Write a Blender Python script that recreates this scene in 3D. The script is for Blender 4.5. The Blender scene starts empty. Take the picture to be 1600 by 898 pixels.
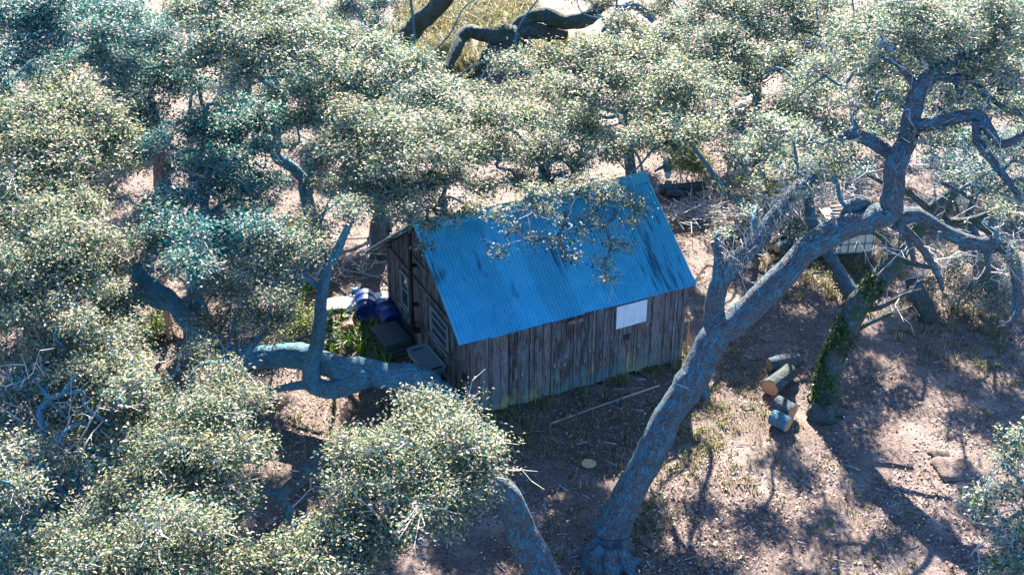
import bpy, math, random
import numpy as np
from mathutils import Vector, Matrix

# ------------------------------------------------------------------ camera, sky, sun, exposure
sc = bpy.context.scene
CAM_H, PITCH, FOC = 15.386, math.radians(30.519), 2000.0
cam_d = bpy.data.cameras.new('camera')
cam_d.sensor_width = 36.0
cam_d.lens = FOC / 1600.0 * 36.0
cam_d.clip_end = 3000
cam = bpy.data.objects.new('camera', cam_d)
cam.location = (0, 0, CAM_H)
cam.rotation_euler = (math.pi / 2 - PITCH, 0, 0)
sc.collection.objects.link(cam)
sc.camera = cam

SUN_EL, SUN_AZ = math.radians(31.3), math.radians(1.4)      # azimuth measured from +Y towards +X
world = bpy.data.worlds.new('World')
sc.world = world
world.use_nodes = True
wn = world.node_tree.nodes
sky = wn.new('ShaderNodeTexSky')
sky.sky_type = 'NISHITA'
sky.sun_disc = False
sky.sun_elevation = SUN_EL
sky.sun_rotation = SUN_AZ
sky.air_density = 1.0
sky.dust_density = 0.1
sky.ozone_density = 8.0
bg = wn['Background']
bg.inputs['Strength'].default_value = 0.066
world.node_tree.links.new(sky.outputs[0], bg.inputs['Color'])

sun_d = bpy.data.lights.new('sun', 'SUN')
sun_d.energy = 5.0
sun_d.angle = math.radians(0.5)
sun_d.color = (1.0, 0.84, 0.70)
sun = bpy.data.objects.new('sun', sun_d)
sdir = Vector((math.sin(SUN_AZ) * math.cos(SUN_EL), math.cos(SUN_AZ) * math.cos(SUN_EL), math.sin(SUN_EL)))
sun.rotation_euler = (-sdir).to_track_quat('-Z', 'Y').to_euler()
sun.location = (0, 40, 40)
sc.collection.objects.link(sun)

sc.view_settings.view_transform = 'Standard'
sc.view_settings.look = 'None'
sc.view_settings.gamma = 1.0
sc.view_settings.use_curve_mapping = False
sc.view_settings.exposure = 2.72
sc.cycles.max_bounces = 6
sc.cycles.diffuse_bounces = 3
sc.cycles.glossy_bounces = 2
sc.cycles.transmission_bounces = 3
sc.cycles.transparent_max_bounces = 4

# ------------------------------------------------------------------ helpers
RNG = np.random.default_rng(7)
random.seed(7)
COL = sc.collection
_fw = np.array([0, math.cos(PITCH), -math.sin(PITCH)])
_up = np.array([0, math.sin(PITCH), math.cos(PITCH)])


def at(px, py, z=0.0):
    """world point at height z (metres) that the survey photo shows at that pixel"""
    d = _fw + _up * (449 - py) / FOC + np.array([1.0, 0, 0]) * (px - 800) / FOC
    t = (z - CAM_H) / d[2]
    return np.array([0, 0, CAM_H]) + d * t


def tag(o, label=None, cat=None, group=None, kind=None):
    if label: o['label'] = label
    if cat: o['category'] = cat
    if group: o['group'] = group
    if kind: o['kind'] = kind
    return o


def empty(name, loc, rz=0.0):
    o = bpy.data.objects.new(name, None)
    o.empty_display_size = 0.2
    o.location = loc
    o.rotation_euler = (0, 0, rz)
    COL.objects.link(o)
    return o


def link_mesh(name, me, mat, parent=None, loc=None):
    o = bpy.data.objects.new(name, me)
    if mat is not None and not me.materials:
        me.materials.append(mat)
    COL.objects.link(o)
    if parent is not None:
        o.parent = parent
    if loc is not None:
        o.location = loc
    return o


def mesh(name, verts, faces, mat, parent=None, smooth=False, loc=None, attrs=None):
    me = bpy.data.meshes.new(name)
    me.from_pydata([tuple(v) for v in verts], [], [tuple(f) for f in faces])
    if smooth:
        me.polygons.foreach_set('use_smooth', [True] * len(me.polygons))
    if attrs:
        for k, arr in attrs.items():
            a = me.attributes.new(k, 'FLOAT_VECTOR', 'POINT')
            a.data.foreach_set('vector', np.asarray(arr, dtype=np.float32).ravel())
    me.update()
    return link_mesh(name, me, mat, parent, loc)


def poly_mesh(name, V, nper, mat, parent=None, tint=None):
    """V (N*nper,3): N separate faces of nper corners; tint (N,3) per-face colour"""
    N = len(V) // nper
    me = bpy.data.meshes.new(name)
    me.vertices.add(N * nper)
    me.vertices.foreach_set('co', np.ascontiguousarray(V, dtype=np.float32).ravel())
    me.loops.add(N * nper)
    me.loops.foreach_set('vertex_index', np.arange(N * nper, dtype=np.int32))
    me.polygons.add(N)
    me.polygons.foreach_set('loop_start', np.arange(0, N * nper, nper, dtype=np.int32))
    if tint is not None:
        a = me.attributes.new('tint', 'FLOAT_COLOR', 'POINT')
        c = np.ones((N, nper, 4), dtype=np.float32)
        c[:, :, :3] = tint[:, None, :]
        a.data.foreach_set('color', c.ravel())
    me.update(calc_edges=True)
    return link_mesh(name, me, mat, parent)


def unit(a):
    return a / np.maximum(np.linalg.norm(a, axis=-1, keepdims=True), 1e-9)


def catmull(P, n):
    """P (k,d) -> resampled smooth curve with n points per span"""
    P = np.asarray(P, float)
    if len(P) < 3:
        t = np.linspace(0, 1, n + 1)[:, None]
        return P[0] * (1 - t) + P[-1] * t
    Q = np.vstack([2 * P[0] - P[1], P, 2 * P[-1] - P[-2]])
    out = []
    for i in range(1, len(Q) - 2):
        p0, p1, p2, p3 = Q[i - 1], Q[i], Q[i + 1], Q[i + 2]
        for t in np.linspace(0, 1, n, endpoint=False):
            out.append(0.5 * ((2 * p1) + (-p0 + p2) * t + (2 * p0 - 5 * p1 + 4 * p2 - p3) * t * t + (-p0 + 3 * p1 - 3 * p2 + p3) * t ** 3))
    out.append(P[-1])
    return np.array(out)


def tube_data(C, R, sides, rough=0.0, seed=0, cap=True):
    C = np.asarray(C, float)
    n = len(C)
    T = unit(np.gradient(C, axis=0))
    ref = np.array([0.31, 0.17, 0.93])
    if abs(T[0] @ unit(ref)) > 0.9:
        ref = np.array([0.9, 0.3, 0.1])
    a = unit(ref - T[0] * (T[0] @ ref))
    r_ = np.random.default_rng(seed)
    ang = np.arange(sides) / sides * 2 * math.pi
    ph = r_.uniform(0, 6.28, 8)
    V, B = [], []
    s = 0.0
    for i in range(n):
        a = unit(a - T[i] * (T[i] @ a))
        b = np.cross(T[i], a)
        if i: s += np.linalg.norm(C[i] - C[i - 1])
        rr = np.full(sides, R[i])
        if rough:
            rr = rr * (1 + rough * (np.sin(3 * ang + ph[0] + s * 1.3 / max(R[0], .08) * .35) * .5 + np.sin(5 * ang + ph[1] - s * 2.1) * .3 + np.sin(2 * ang + s * 3.7 + ph[2]) * .45 + np.sin(8 * ang + ph[4] + s * .8) * .25 + .5 * math.sin(s * 5.3 + ph[3])))
        V.append(C[i] + np.outer(np.cos(ang) * rr, a) + np.outer(np.sin(ang) * rr, b))
        B.append(np.c_[np.cos(ang) * R[i], np.sin(ang) * R[i], np.full(sides, s)])
    V = np.vstack(V); B = np.vstack(B)
    F = []
    for i in range(n - 1):
        o = i * sides
        for k in range(sides):
            k2 = (k + 1) % sides
            F.append((o + k, o + k2, o + sides + k2, o + sides + k))
    if cap:
        F.append(tuple(range(sides))[::-1])
        F.append(tuple((n - 1) * sides + k for k in range(sides)))
    return V, F, B


def tube(name, C, R, mat, parent=None, sides=10, rough=0.0, seed=0, smooth=True, loc=None):
    V, F, B = tube_data(C, R, sides, rough, seed)
    return mesh(name, V, F, mat, parent, smooth, loc, {'bk': B})


def box_data(x0, x1, y0, y1, z0, z1):
    V = [(x0, y0, z0), (x1, y0, z0), (x1, y1, z0), (x0, y1, z0), (x0, y0, z1), (x1, y0, z1), (x1, y1, z1), (x0, y1, z1)]
    F = [(0, 3, 2, 1), (4, 5, 6, 7), (0, 1, 5, 4), (1, 2, 6, 5), (2, 3, 7, 6), (3, 0, 4, 7)]
    return V, F


def box(name, x0, x1, y0, y1, z0, z1, mat, parent=None, bevel=0.0, loc=None):
    V, F = box_data(x0, x1, y0, y1, z0, z1)
    o = mesh(name, V, F, mat, parent, loc=loc)
    if bevel:
        m = o.modifiers.new('bevel', 'BEVEL'); m.width = bevel; m.segments = 3
    return o


# ------------------------------------------------------------------ materials
def new_mat(name):
    m = bpy.data.materials.new(name)
    m.use_nodes = True
    nt = m.node_tree
    b = nt.nodes['Principled BSDF']
    return m, nt, b


def N(nt, kind, **kw):
    n = nt.nodes.new(kind)
    for k, v in kw.items():
        if k == 'op': n.operation = v
        elif k == 'blend': n.blend_type = v
        elif k in ('data_type', 'noise_dimensions', 'feature', 'attribute_name', 'distance'): setattr(n, k, v)
        else: n.inputs[k.replace('_', ' ')].default_value = v
    return n


def L(nt, a, b): nt.links.new(a, b)


def ramp(nt, src, stops):
    r = nt.nodes.new('ShaderNodeValToRGB')
    e = r.color_ramp.elements
    while len(e) < len(stops): e.new(0.5)
    for i, (p, c) in enumerate(stops):
        e[i].position = p
        e[i].color = (*c, 1) if len(c) == 3 else c
    L(nt, src, r.inputs[0])
    return r


def mixc(nt, fac, a, b, blend='MIX'):
    m = nt.nodes.new('ShaderNodeMix')
    m.data_type = 'RGBA'; m.blend_type = blend
    for s, v in ((m.inputs[0], fac), (m.inputs[6], a), (m.inputs[7], b)):
        if hasattr(v, 'is_output'): L(nt, v, s)
        elif isinstance(v, (int, float)): s.default_value = v
        else: s.default_value = (*v, 1)
    return m.outputs[2]


def bump(nt, h, strength, dist=0.02):
    b = nt.nodes.new('ShaderNodeBump')
    b.inputs['Strength'].default_value = strength
    b.inputs['Distance'].default_value = dist
    L(nt, h, b.inputs['Height'])
    return b.outputs[0]


def coords(nt, kind='Object', scale=(1, 1, 1), attr=None):
    if attr:
        a = nt.nodes.new('ShaderNodeAttribute'); a.attribute_name = attr
        src = a.outputs['Vector']
    else:
        src = nt.nodes.new('ShaderNodeTexCoord').outputs[kind]
    mp = nt.nodes.new('ShaderNodeMapping')
    mp.inputs['Scale'].default_value = scale
    L(nt, src, mp.inputs[0])
    return mp.outputs[0]


def noise(nt, vec, scale, detail=3.0, rough=0.6):
    n = nt.nodes.new('ShaderNodeTexNoise')
    n.inputs['Scale'].default_value = scale; n.inputs['Detail'].default_value = detail; n.inputs['Roughness'].default_value = rough
    L(nt, vec, n.inputs['Vector'])
    return n.outputs['Fac']


def plain(name, col, rough=0.7, metal=0.0, var=0.25, scale=12.0, spec=0.5):
    m, nt, b = new_mat(name)
    c = coords(nt)
    n1 = noise(nt, c, scale, 4)
    n2 = noise(nt, c, scale * .18, 3)
    k = N(nt, 'ShaderNodeMath', op='ADD'); L(nt, n1, k.inputs[0]); L(nt, n2, k.inputs[1])
    r = ramp(nt, k.outputs[0], [(0.55, tuple(x * (1 - var) for x in col)), (1.3 / 1.35, tuple(min(1, x * (1 + var)) for x in col))])
    L(nt, r.outputs[0], b.inputs['Base Color'])
    b.inputs['Roughness'].default_value = rough
    b.inputs['Metallic'].default_value = metal
    b.inputs['Specular IOR Level'].default_value = spec
    L(nt, bump(nt, n1, 0.25, 0.01), b.inputs['Normal'])
    return m


def bark_mat(name, dark, light, lichen, lich_amt, moss=None, moss_amt=0.0, furrow=9.0):
    m, nt, b = new_mat(name)
    c = coords(nt, attr='bk', scale=(1, 1, 0.28))
    c1 = coords(nt, attr='bk')
    vo = N(nt, 'ShaderNodeTexVoronoi', feature='DISTANCE_TO_EDGE', Scale=furrow)
    nz = noise(nt, c, 22, 5, .65)
    add = N(nt, 'ShaderNodeVectorMath', op='SCALE'); add.inputs['Scale'].default_value = 0.10
    nzc = N(nt, 'ShaderNodeTexNoise', Scale=12.0); L(nt, c, nzc.inputs['Vector']); L(nt, nzc.outputs['Color'], add.inputs[0])
    ad2 = N(nt, 'ShaderNodeVectorMath', op='ADD'); L(nt, c, ad2.inputs[0]); L(nt, add.outputs[0], ad2.inputs[1])
    L(nt, ad2.outputs[0], vo.inputs['Vector'])
    hgt = N(nt, 'ShaderNodeMath', op='MULTIPLY_ADD'); L(nt, vo.outputs['Distance'], hgt.inputs[0]); hgt.inputs[1].default_value = 1.6; L(nt, nz, hgt.inputs[2])
    base = ramp(nt, hgt.outputs[0], [(0.35, dark), (0.85, light)])
    oc = coords(nt)
    l1 = noise(nt, oc, 5.5, 5, .7)
    l2 = noise(nt, c1, 26, 3, .6)
    lm = N(nt, 'ShaderNodeMath', op='MULTIPLY_ADD'); L(nt, l2, lm.inputs[0]); lm.inputs[1].default_value = 0.55; L(nt, l1, lm.inputs[2])
    lr = ramp(nt, lm.outputs[0], [(0.86 - 0.25 * lich_amt, (0, 0, 0)), (0.96 - 0.2 * lich_amt, (1, 1, 1))])
    lch = ramp(nt, hgt.outputs[0], [(0.38, tuple(x * .30 for x in lichen)), (0.60, tuple(x * .85 for x in lichen)), (0.98, tuple(min(1, x * 1.3 + .01) for x in lichen))])
    col = mixc(nt, lr.outputs[0], base.outputs[0], lch.outputs[0])
    sp = noise(nt, c1, 60, 2, .5)
    spr = ramp(nt, sp, [(0.60, (0, 0, 0)), (0.67, (.75, .75, .75))])
    col = mixc(nt, spr.outputs[0], col, tuple(min(1, x * 1.7 + .08) for x in lichen))
    if moss:
        mn = noise(nt, oc, 2.4, 4, .7)
        mr = ramp(nt, mn, [(0.62 - .35 * moss_amt, (0, 0, 0)), (0.70 - .3 * moss_amt, (1, 1, 1))])
        col = mixc(nt, mr.outputs[0], col, moss)
    L(nt, col, b.inputs['Base Color'])
    b.inputs['Roughness'].default_value = 0.85
    b.inputs['Specular IOR Level'].default_value = 0.3
    L(nt, bump(nt, hgt.outputs[0], 0.9, 0.035), b.inputs['Normal'])
    return m


def leaf_mat(name, rough=0.55, trans=0.25, spec=0.2):
    m, nt, b = new_mat(name)
    a = nt.nodes.new('ShaderNodeAttribute'); a.attribute_name = 'tint'
    L(nt, a.outputs['Color'], b.inputs['Base Color'])
    b.inputs['Roughness'].default_value = rough
    b.inputs['Specular IOR Level'].default_value = spec
    tr = nt.nodes.new('ShaderNodeBsdfTranslucent')
    hs = nt.nodes.new('ShaderNodeHueSaturation'); hs.inputs['Value'].default_value = 1.5; hs.inputs['Saturation'].default_value = 1.15
    L(nt, a.outputs['Color'], hs.inputs['Color']); L(nt, hs.outputs[0], tr.inputs['Color'])
    mx = nt.nodes.new('ShaderNodeMixShader'); mx.inputs[0].default_value = trans
    L(nt, b.outputs[0], mx.inputs[1]); L(nt, tr.outputs[0], mx.inputs[2])
    L(nt, mx.outputs[0], nt.nodes['Material Output'].inputs['Surface'])
    return m


def plank_mat(name):
    m, nt, b = new_mat(name)
    oi = nt.nodes.new('ShaderNodeObjectInfo')
    tc = nt.nodes.new('ShaderNodeTexCoord')
    rnd = N(nt, 'ShaderNodeVectorMath', op='SCALE'); L(nt, tc.outputs['Object'], rnd.inputs[0]); rnd.inputs['Scale'].default_value = 1.0
    off = N(nt, 'ShaderNodeMath', op='MULTIPLY'); L(nt, oi.outputs['Random'], off.inputs[0]); off.inputs[1].default_value = 37.0
    ad = N(nt, 'ShaderNodeVectorMath', op='ADD'); L(nt, rnd.outputs[0], ad.inputs[0]); L(nt, off.outputs[0], ad.inputs[1])
    mp = nt.nodes.new('ShaderNodeMapping'); mp.inputs['Scale'].default_value = (1, 1, 0.06); L(nt, ad.outputs[0], mp.inputs[0])
    grain = noise(nt, mp.outputs[0], 55, 5, .7)
    mp2 = nt.nodes.new('ShaderNodeMapping'); mp2.inputs['Scale'].default_value = (1, 1, 0.25); L(nt, ad.outputs[0], mp2.inputs[0])
    pat = noise(nt, mp2.outputs[0], 9, 4, .7)
    base = ramp(nt, grain, [(0.34, (0.018, 0.016, 0.019)), (0.50, (0.105, 0.083, 0.085)), (0.72, (0.32, 0.28, 0.29))])
    hs = nt.nodes.new('ShaderNodeHueSaturation')
    vr = nt.nodes.new('ShaderNodeMapRange'); vr.inputs['To Min'].default_value = 0.45; vr.inputs['To Max'].default_value = 1.3
    L(nt, oi.outputs['Random'], vr.inputs['Value']); L(nt, vr.outputs[0], hs.inputs['Value']); L(nt, base.outputs[0], hs.inputs['Color'])
    # bluish grey weathering and pale flaking patches
    wr = ramp(nt, pat, [(0.46, (0, 0, 0)), (0.60, (.8, .8, .8))])
    col = mixc(nt, wr.outputs[0], hs.outputs[0], (0.11, 0.165, 0.20))
    fl = noise(nt, mp2.outputs[0], 24, 3, .6)
    fr = ramp(nt, fl, [(0.66, (0, 0, 0)), (0.71, (.8, .8, .8))])
    col = mixc(nt, fr.outputs[0], col, (0.50, 0.46, 0.46))
    # algae rising from the damp ground, ragged
    sx = nt.nodes.new('ShaderNodeSeparateXYZ'); L(nt, tc.outputs['Object'], sx.inputs[0])
    al = N(nt, 'ShaderNodeMath', op='MULTIPLY_ADD'); L(nt, pat, al.inputs[0]); al.inputs[1].default_value = 1.5; 
    ng = N(nt, 'ShaderNodeMath', op='MULTIPLY'); L(nt, sx.outputs['Z'], ng.inputs[0]); ng.inputs[1].default_value = -0.55; L(nt, ng.outputs[0], al.inputs[2])
    ar = ramp(nt, al.outputs[0], [(0.42, (0, 0, 0)), (0.66, (.8, .8, .8))])
    acol = ramp(nt, noise(nt, tc.outputs['Object'], 2.3, 2, .5), [(0.42, (0.075, 0.14, 0.16)), (0.58, (0.15, 0.21, 0.15)), (0.66, (0.24, 0.26, 0.10))])
    col = mixc(nt, ar.outputs[0], col, acol.outputs[0])
    L(nt, col, b.inputs['Base Color'])
    b.inputs['Roughness'].default_value = 0.85
    b.inputs['Specular IOR Level'].default_value = 0.25
    L(nt, bump(nt, grain, 0.6, 0.01), b.inputs['Normal'])
    return m


def roof_mat(name):
    m, nt, b = new_mat(name)
    tc = nt.nodes.new('ShaderNodeTexCoord')
    oi = nt.nodes.new('ShaderNodeObjectInfo')
    mp = nt.nodes.new('ShaderNodeMapping'); mp.inputs['Scale'].default_value = (1, .14, .14); L(nt, tc.outputs['Object'], mp.inputs[0])
    st = noise(nt, mp.outputs[0], 11, 4, .65)
    big = noise(nt, tc.outputs['Object'], 0.75, 2, .5)
    ms = N(nt, 'ShaderNodeMath', op='MULTIPLY_ADD'); L(nt, big, ms.inputs[0]); ms.inputs[1].default_value = 1.1; L(nt, st, ms.inputs[2])
    sr = ramp(nt, ms.outputs[0], [(0.0, (0, 0, 0)), (0.545, (0, 0, 0)), (0.62, (.85, .85, .85))])
    # scale ramp input to 0..1
    dv = N(nt, 'ShaderNodeMath', op='MULTIPLY'); L(nt, ms.outputs[0], dv.inputs[0]); dv.inputs[1].default_value = 0.5
    L(nt, dv.outputs[0], sr.inputs[0])
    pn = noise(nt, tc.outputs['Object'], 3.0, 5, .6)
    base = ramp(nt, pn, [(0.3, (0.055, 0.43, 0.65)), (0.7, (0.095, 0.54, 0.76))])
    hs = nt.nodes.new('ShaderNodeHueSaturation')
    vr = nt.nodes.new('ShaderNodeMapRange'); vr.inputs['To Min'].default_value = 0.84; vr.inputs['To Max'].default_value = 1.10
    L(nt, oi.outputs['Random'], vr.inputs['Value']); L(nt, vr.outputs[0], hs.inputs['Value']); L(nt, base.outputs[0], hs.inputs['Color'])
    col = mixc(nt, sr.outputs[0], hs.outputs[0], (0.03, 0.10, 0.19))
    L(nt, col, b.inputs['Base Color'])
    b.inputs['Roughness'].default_value = 0.36
    b.inputs['Metallic'].default_value = 0.5
    L(nt, bump(nt, pn, 0.08, 0.02), b.inputs['Normal'])
    return m


def ground_mat():
    m, nt, b = new_mat('ground_soil')
    c = coords(nt)
    big = noise(nt, c, 0.22, 4, .6)
    mid = noise(nt, c, 1.4, 5, .65)
    fine = noise(nt, c, 26, 4, .75)
    litter = ramp(nt, fine, [(0.28, (0.022, 0.018, 0.018)), (0.47, (0.092, 0.070, 0.064)), (0.61, (0.21, 0.165, 0.148)), (0.78, (0.47, 0.395, 0.36))])
    sand = ramp(nt, fine, [(0.32, (0.15, 0.12, 0.11)), (0.7, (0.42, 0.36, 0.33))])
    s = N(nt, 'ShaderNodeMath', op='ADD'); L(nt, big, s.inputs[0]); L(nt, mid, s.inputs[1])
    sr = ramp(nt, s.outputs[0], [(0.50, (0, 0, 0)), (0.62, (.8, .8, .8))])
    dv = N(nt, 'ShaderNodeMath', op='MULTIPLY'); L(nt, s.outputs[0], dv.inputs[0]); dv.inputs[1].default_value = 0.5; L(nt, dv.outputs[0], sr.inputs[0])
    col = mixc(nt, sr.outputs[0], litter.outputs[0], sand.outputs[0])
    dk = ramp(nt, noise(nt, c, 0.55, 5, .72), [(0.50, (0, 0, 0)), (0.66, (.5, .5, .5))])
    col = mixc(nt, dk.outputs[0], col, ramp(nt, fine, [(0.3, (0.025, 0.02, 0.02)), (0.62, (0.13, 0.095, 0.08)), (0.8, (0.34, 0.27, 0.23))]).outputs[0])
    gn = noise(nt, c, 0.9, 5, .7)
    gr = ramp(nt, gn, [(0.60, (0, 0, 0)), (0.72, (.4, .4, .4))])
    col = mixc(nt, gr.outputs[0], col, (0.15, 0.155, 0.07))
    L(nt, col, b.inputs['Base Color'])
    b.inputs['Roughness'].default_value = 0.8
    b.inputs['Specular IOR Level'].default_value = 0.35
    L(nt, bump(nt, fine, 0.8, 0.04), b.inputs['Normal'])
    return m


M = {}
M['ground'] = ground_mat()
M['bark'] = bark_mat('oak_bark', (0.014, 0.020, 0.028), (0.105, 0.105, 0.115), (0.040, 0.145, 0.205), 0.5, furrow=30)
M['bark_pale'] = bark_mat('lichen_bark', (0.035, 0.07, 0.095), (0.10, 0.19, 0.245), (0.055, 0.22, 0.32), 0.62, furrow=32)
M['bark_moss'] = bark_mat('mossy_bark', (0.014, 0.018, 0.022), (0.085, 0.085, 0.08), (0.04, 0.11, 0.13), 0.5, (0.03, 0.07, 0.04), 0.35, furrow=28)
M['bark_red'] = bark_mat('reddish_bark', (0.06, 0.035, 0.04), (0.24, 0.15, 0.15), (0.10, 0.16, 0.18), 0.3)
M['twig'] = plain('twig_bark', (0.30, 0.31, 0.32), 0.8, var=.4)
M['leaf'] = leaf_mat('oak_leaf')
M['ivy'] = leaf_mat('ivy_leaf', 0.4, 0.25, 0.3)
M['litter'] = leaf_mat('fallen_leaf', 0.55, 0.12, 0.4)
M['grass'] = leaf_mat('grass_blade', 0.5, 0.35, 0.4)
M['moss'] = leaf_mat('hanging_moss', 0.8, 0.25, 0.2)
M['plank'] = plank_mat('weathered_plank')
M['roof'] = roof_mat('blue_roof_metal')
M['cutwood'] = plain('fresh_cut_wood', (0.27, 0.14, 0.07), .85, var=.8, scale=18)
M['slice'] = plain('pale_cut_wood', (0.46, 0.28, 0.14), .7, var=.25, scale=14)
M['white'] = plain('white_paint', (0.42, 0.51, 0.60), .6, var=.3, scale=7)
M['dark'] = plain('hollow_shade', (0.012, 0.012, 0.014), .8)  # near-black plate colour, painted shade inside holes and slots
M['inner'] = plain('dark_backing', (0.03, 0.026, 0.026), .9)
M['glass'] = plain('dusty_glass', (0.02, 0.035, 0.05), .12, var=.3, scale=4)
M['frame'] = plain('old_window_paint', (0.10, 0.145, 0.16), .7, var=.3)
M['iron'] = plain('black_iron', (0.015, 0.015, 0.018), .55, .3)
M['drum'] = plain('blue_plastic', (0.006, 0.032, 0.16), .32, var=.15, scale=4)
M['crate'] = plain('dark_green_plastic', (0.020, 0.040, 0.045), .55, var=.3)
M['tray'] = plain('grey_plastic', (0.13, 0.19, 0.21), .5, var=.2, scale=7)
M['sheet'] = plain('weathered_white_sheet', (0.60, 0.60, 0.60), .55, var=.3, scale=6)
M['post'] = plain('treated_post', (0.30, 0.17, 0.11), .8, var=.3)
M['rust'] = plain('rusty_pipe', (0.34, 0.20, 0.18), .7, var=.5, scale=5)
M['tank'] = plain('milky_plastic', (0.62, 0.60, 0.50), .5, var=.15, scale=3)
M['cage'] = plain('galvanised_cage', (0.18, 0.20, 0.21), .45, .6, var=.2)
M['stone'] = plain('pale_stone', (0.24, 0.195, 0.175), .85, var=.3, scale=9)
M['red'] = plain('faded_red', (0.55, 0.16, 0.14), .6, var=.4, scale=9)
M['darkwood'] = plain('dark_wood', (0.025, 0.022, 0.025), .85)  # one near-black wood tone
M['concrete'] = plain('foundation_block', (0.20, 0.20, 0.20), .9)
M['bluescrap'] = plain('blue_tarp', (0.03, 0.20, 0.42), .5)

# ------------------------------------------------------------------ ground
def gz(x, y):
    x = np.asarray(x, float); y = np.asarray(y, float)
    return 0.035 * np.sin(x * .9 + 1.3 * np.sin(y * .5)) * np.sin(y * .7 + .4) + 0.012 * np.sin(x * 3.1 + y * 2.3) + 0.012 * np.sin(x * 2.2 - y * 3.7 + 1)


def build_ground():
    fx = np.arange(-24, 24.01, 0.22)
    out = np.array([30, 45, 80, 160, 400, 900.])
    X = np.concatenate([-out[::-1], fx, out])
    fy = np.arange(10, 56.01, 0.22)
    Y = np.concatenate([[-900, -300, -80, -20, 4], fy, [64, 80, 120, 240, 600, 1200]])
    gx, gy = np.meshgrid(X, Y, indexing='ij')
    gzv = gz(gx, gy)
    V = np.stack([gx, gy, gzv], -1).reshape(-1, 3)
    ny = len(Y)
    i, j = np.meshgrid(np.arange(len(X) - 1), np.arange(ny - 1), indexing='ij')
    a = (i * ny + j).ravel()
    F = np.stack([a, a + ny, a + ny + 1, a + 1], -1)
    o = mesh('ground', V, F.tolist(), M['ground'], smooth=True)
    tag(o, 'leaf strewn sandy ground under the oaks', kind='structure')
    return o


ground = build_ground()


def leaf_quads(P, nrm, ax, ln, wd, curl=0.18):
    """vectorised leaves: P base points, nrm normals, ax axes, ln lengths, wd widths"""
    nrm = unit(nrm)
    ax = unit(ax - nrm * np.sum(ax * nrm, -1, keepdims=True))
    sd = np.cross(nrm, ax)
    ln = ln[:, None]; wd = wd[:, None]
    mid = P + ax * ln * .5
    lift = nrm * wd * curl
    V = np.stack([P, mid + sd * wd * .5 + lift, P + ax * ln - nrm * ln * .06, mid - sd * wd * .5 + lift], 1)
    return V.reshape(-1, 3)


def tints(n, palette, weights, jitter=0.2, rng=RNG):
    pal = np.array(palette)
    k = rng.choice(len(pal), n, p=np.array(weights) / sum(weights))
    return np.clip(pal[k] * (1 + rng.normal(0, jitter, (n, 1))) * (1 + rng.normal(0, .06, (n, 3))), 0.004, .9)


def scatter_litter():
    n = 150000
    y = 14.5 + 33 * RNG.random(n) ** 2.0
    x = (RNG.random(n) * 2 - 1) * (2.0 + y * .43)
    pk = np.sin(x * 1.1 + 2 * np.sin(y * .6)) + np.sin(y * 1.5 + 1.7 * np.sin(x * .8)) + np.sin(x * 2.9 - y * 2.1)
    kp = RNG.random(n) < np.clip(.55 + .35 * pk, .12, 1)
    x, y = x[kp], y[kp]; n = len(x)
    z = gz(x, y) + .006 + .012 * RNG.random(n)
    P = np.c_[x, y, z]
    nr = np.c_[RNG.normal(0, .38, n), RNG.normal(0, .38, n), np.ones(n)]
    ax = RNG.normal(0, 1, (n, 3))
    ln = RNG.uniform(.035, .085, n)
    V = leaf_quads(P, nr, ax, ln, ln * RNG.uniform(.35, .6, n), .3)
    t = tints(n, [(.23, .16, .135), (.12, .082, .073), (.40, .32, .275), (.042, .032, .032), (.56, .49, .45), (.17, .16, .09)], [3, 3, 2.0, 3.2, 1.3, .5])
    o = poly_mesh('leaf_litter', V, 4, M['litter'], tint=t)
    tag(o, 'dry brown and pale oak leaves strewn over the ground', 'leaves', kind='stuff')


scatter_litter()


def blades(P, h, lean, wd, rng):
    """tapered bent grass blades: two faces each as quads -> returns (2N quads)"""
    n = len(P)
    a = rng.uniform(0, 6.283, n)
    d = np.c_[np.cos(a), np.sin(a), np.zeros(n)]
    s = np.c_[-np.sin(a), np.cos(a), np.zeros(n)]
    h = h[:, None]; lean = lean[:, None]; wd = wd[:, None]
    m = P + d * h * lean * .4 + np.array([0, 0, 1.]) * h * .62
    t = P + d * h * lean + np.array([0, 0, 1.]) * h * (1 - .25 * lean)
    q1 = np.stack([P - s * wd, P + s * wd, m + s * wd * .8, m - s * wd * .8], 1)
    q2 = np.stack([m - s * wd * .8, m + s * wd * .8, t + s * wd * .12, t - s * wd * .12], 1)
    return np.stack([q1, q2], 1).reshape(-1, 3)


def grass_patch(name, label, spots, palette, weights, seed, thin=1.0):
    """spots: (px,py,radius m,tufts,height)"""
    rng = np.random.default_rng(seed)
    Vs, Ts = [], []
    for px, py, rad, nt_, hh in spots:
        nt_ = int(nt_ * thin)
        c = at(px, py)
        ang = rng.uniform(0, 6.283, nt_); rr = rad * np.sqrt(rng.random(nt_))
        tx = c[0] + np.cos(ang) * rr; ty = c[1] + np.sin(ang) * rr * 1.3
        nb = 12
        bx = np.repeat(tx, nb) + rng.normal(0, .05, nt_ * nb); by = np.repeat(ty, nb) + rng.normal(0, .05, nt_ * nb)
        P = np.c_[bx, by, gz(bx, by) - .005]
        h = hh * rng.uniform(.45, 1.2, len(P))
        Vs.append(blades(P, h, rng.uniform(.2, 1.0, len(P)), rng.uniform(.004, .009, len(P)) * (1 + hh), rng))
        Ts.append(np.repeat(tints(len(P), palette, weights, .2, rng), 2, axis=0))
    o = poly_mesh(name, np.vstack(Vs), 4, M['grass'], tint=np.vstack(Ts))
    tag(o, label, 'grass', kind='stuff')


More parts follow.
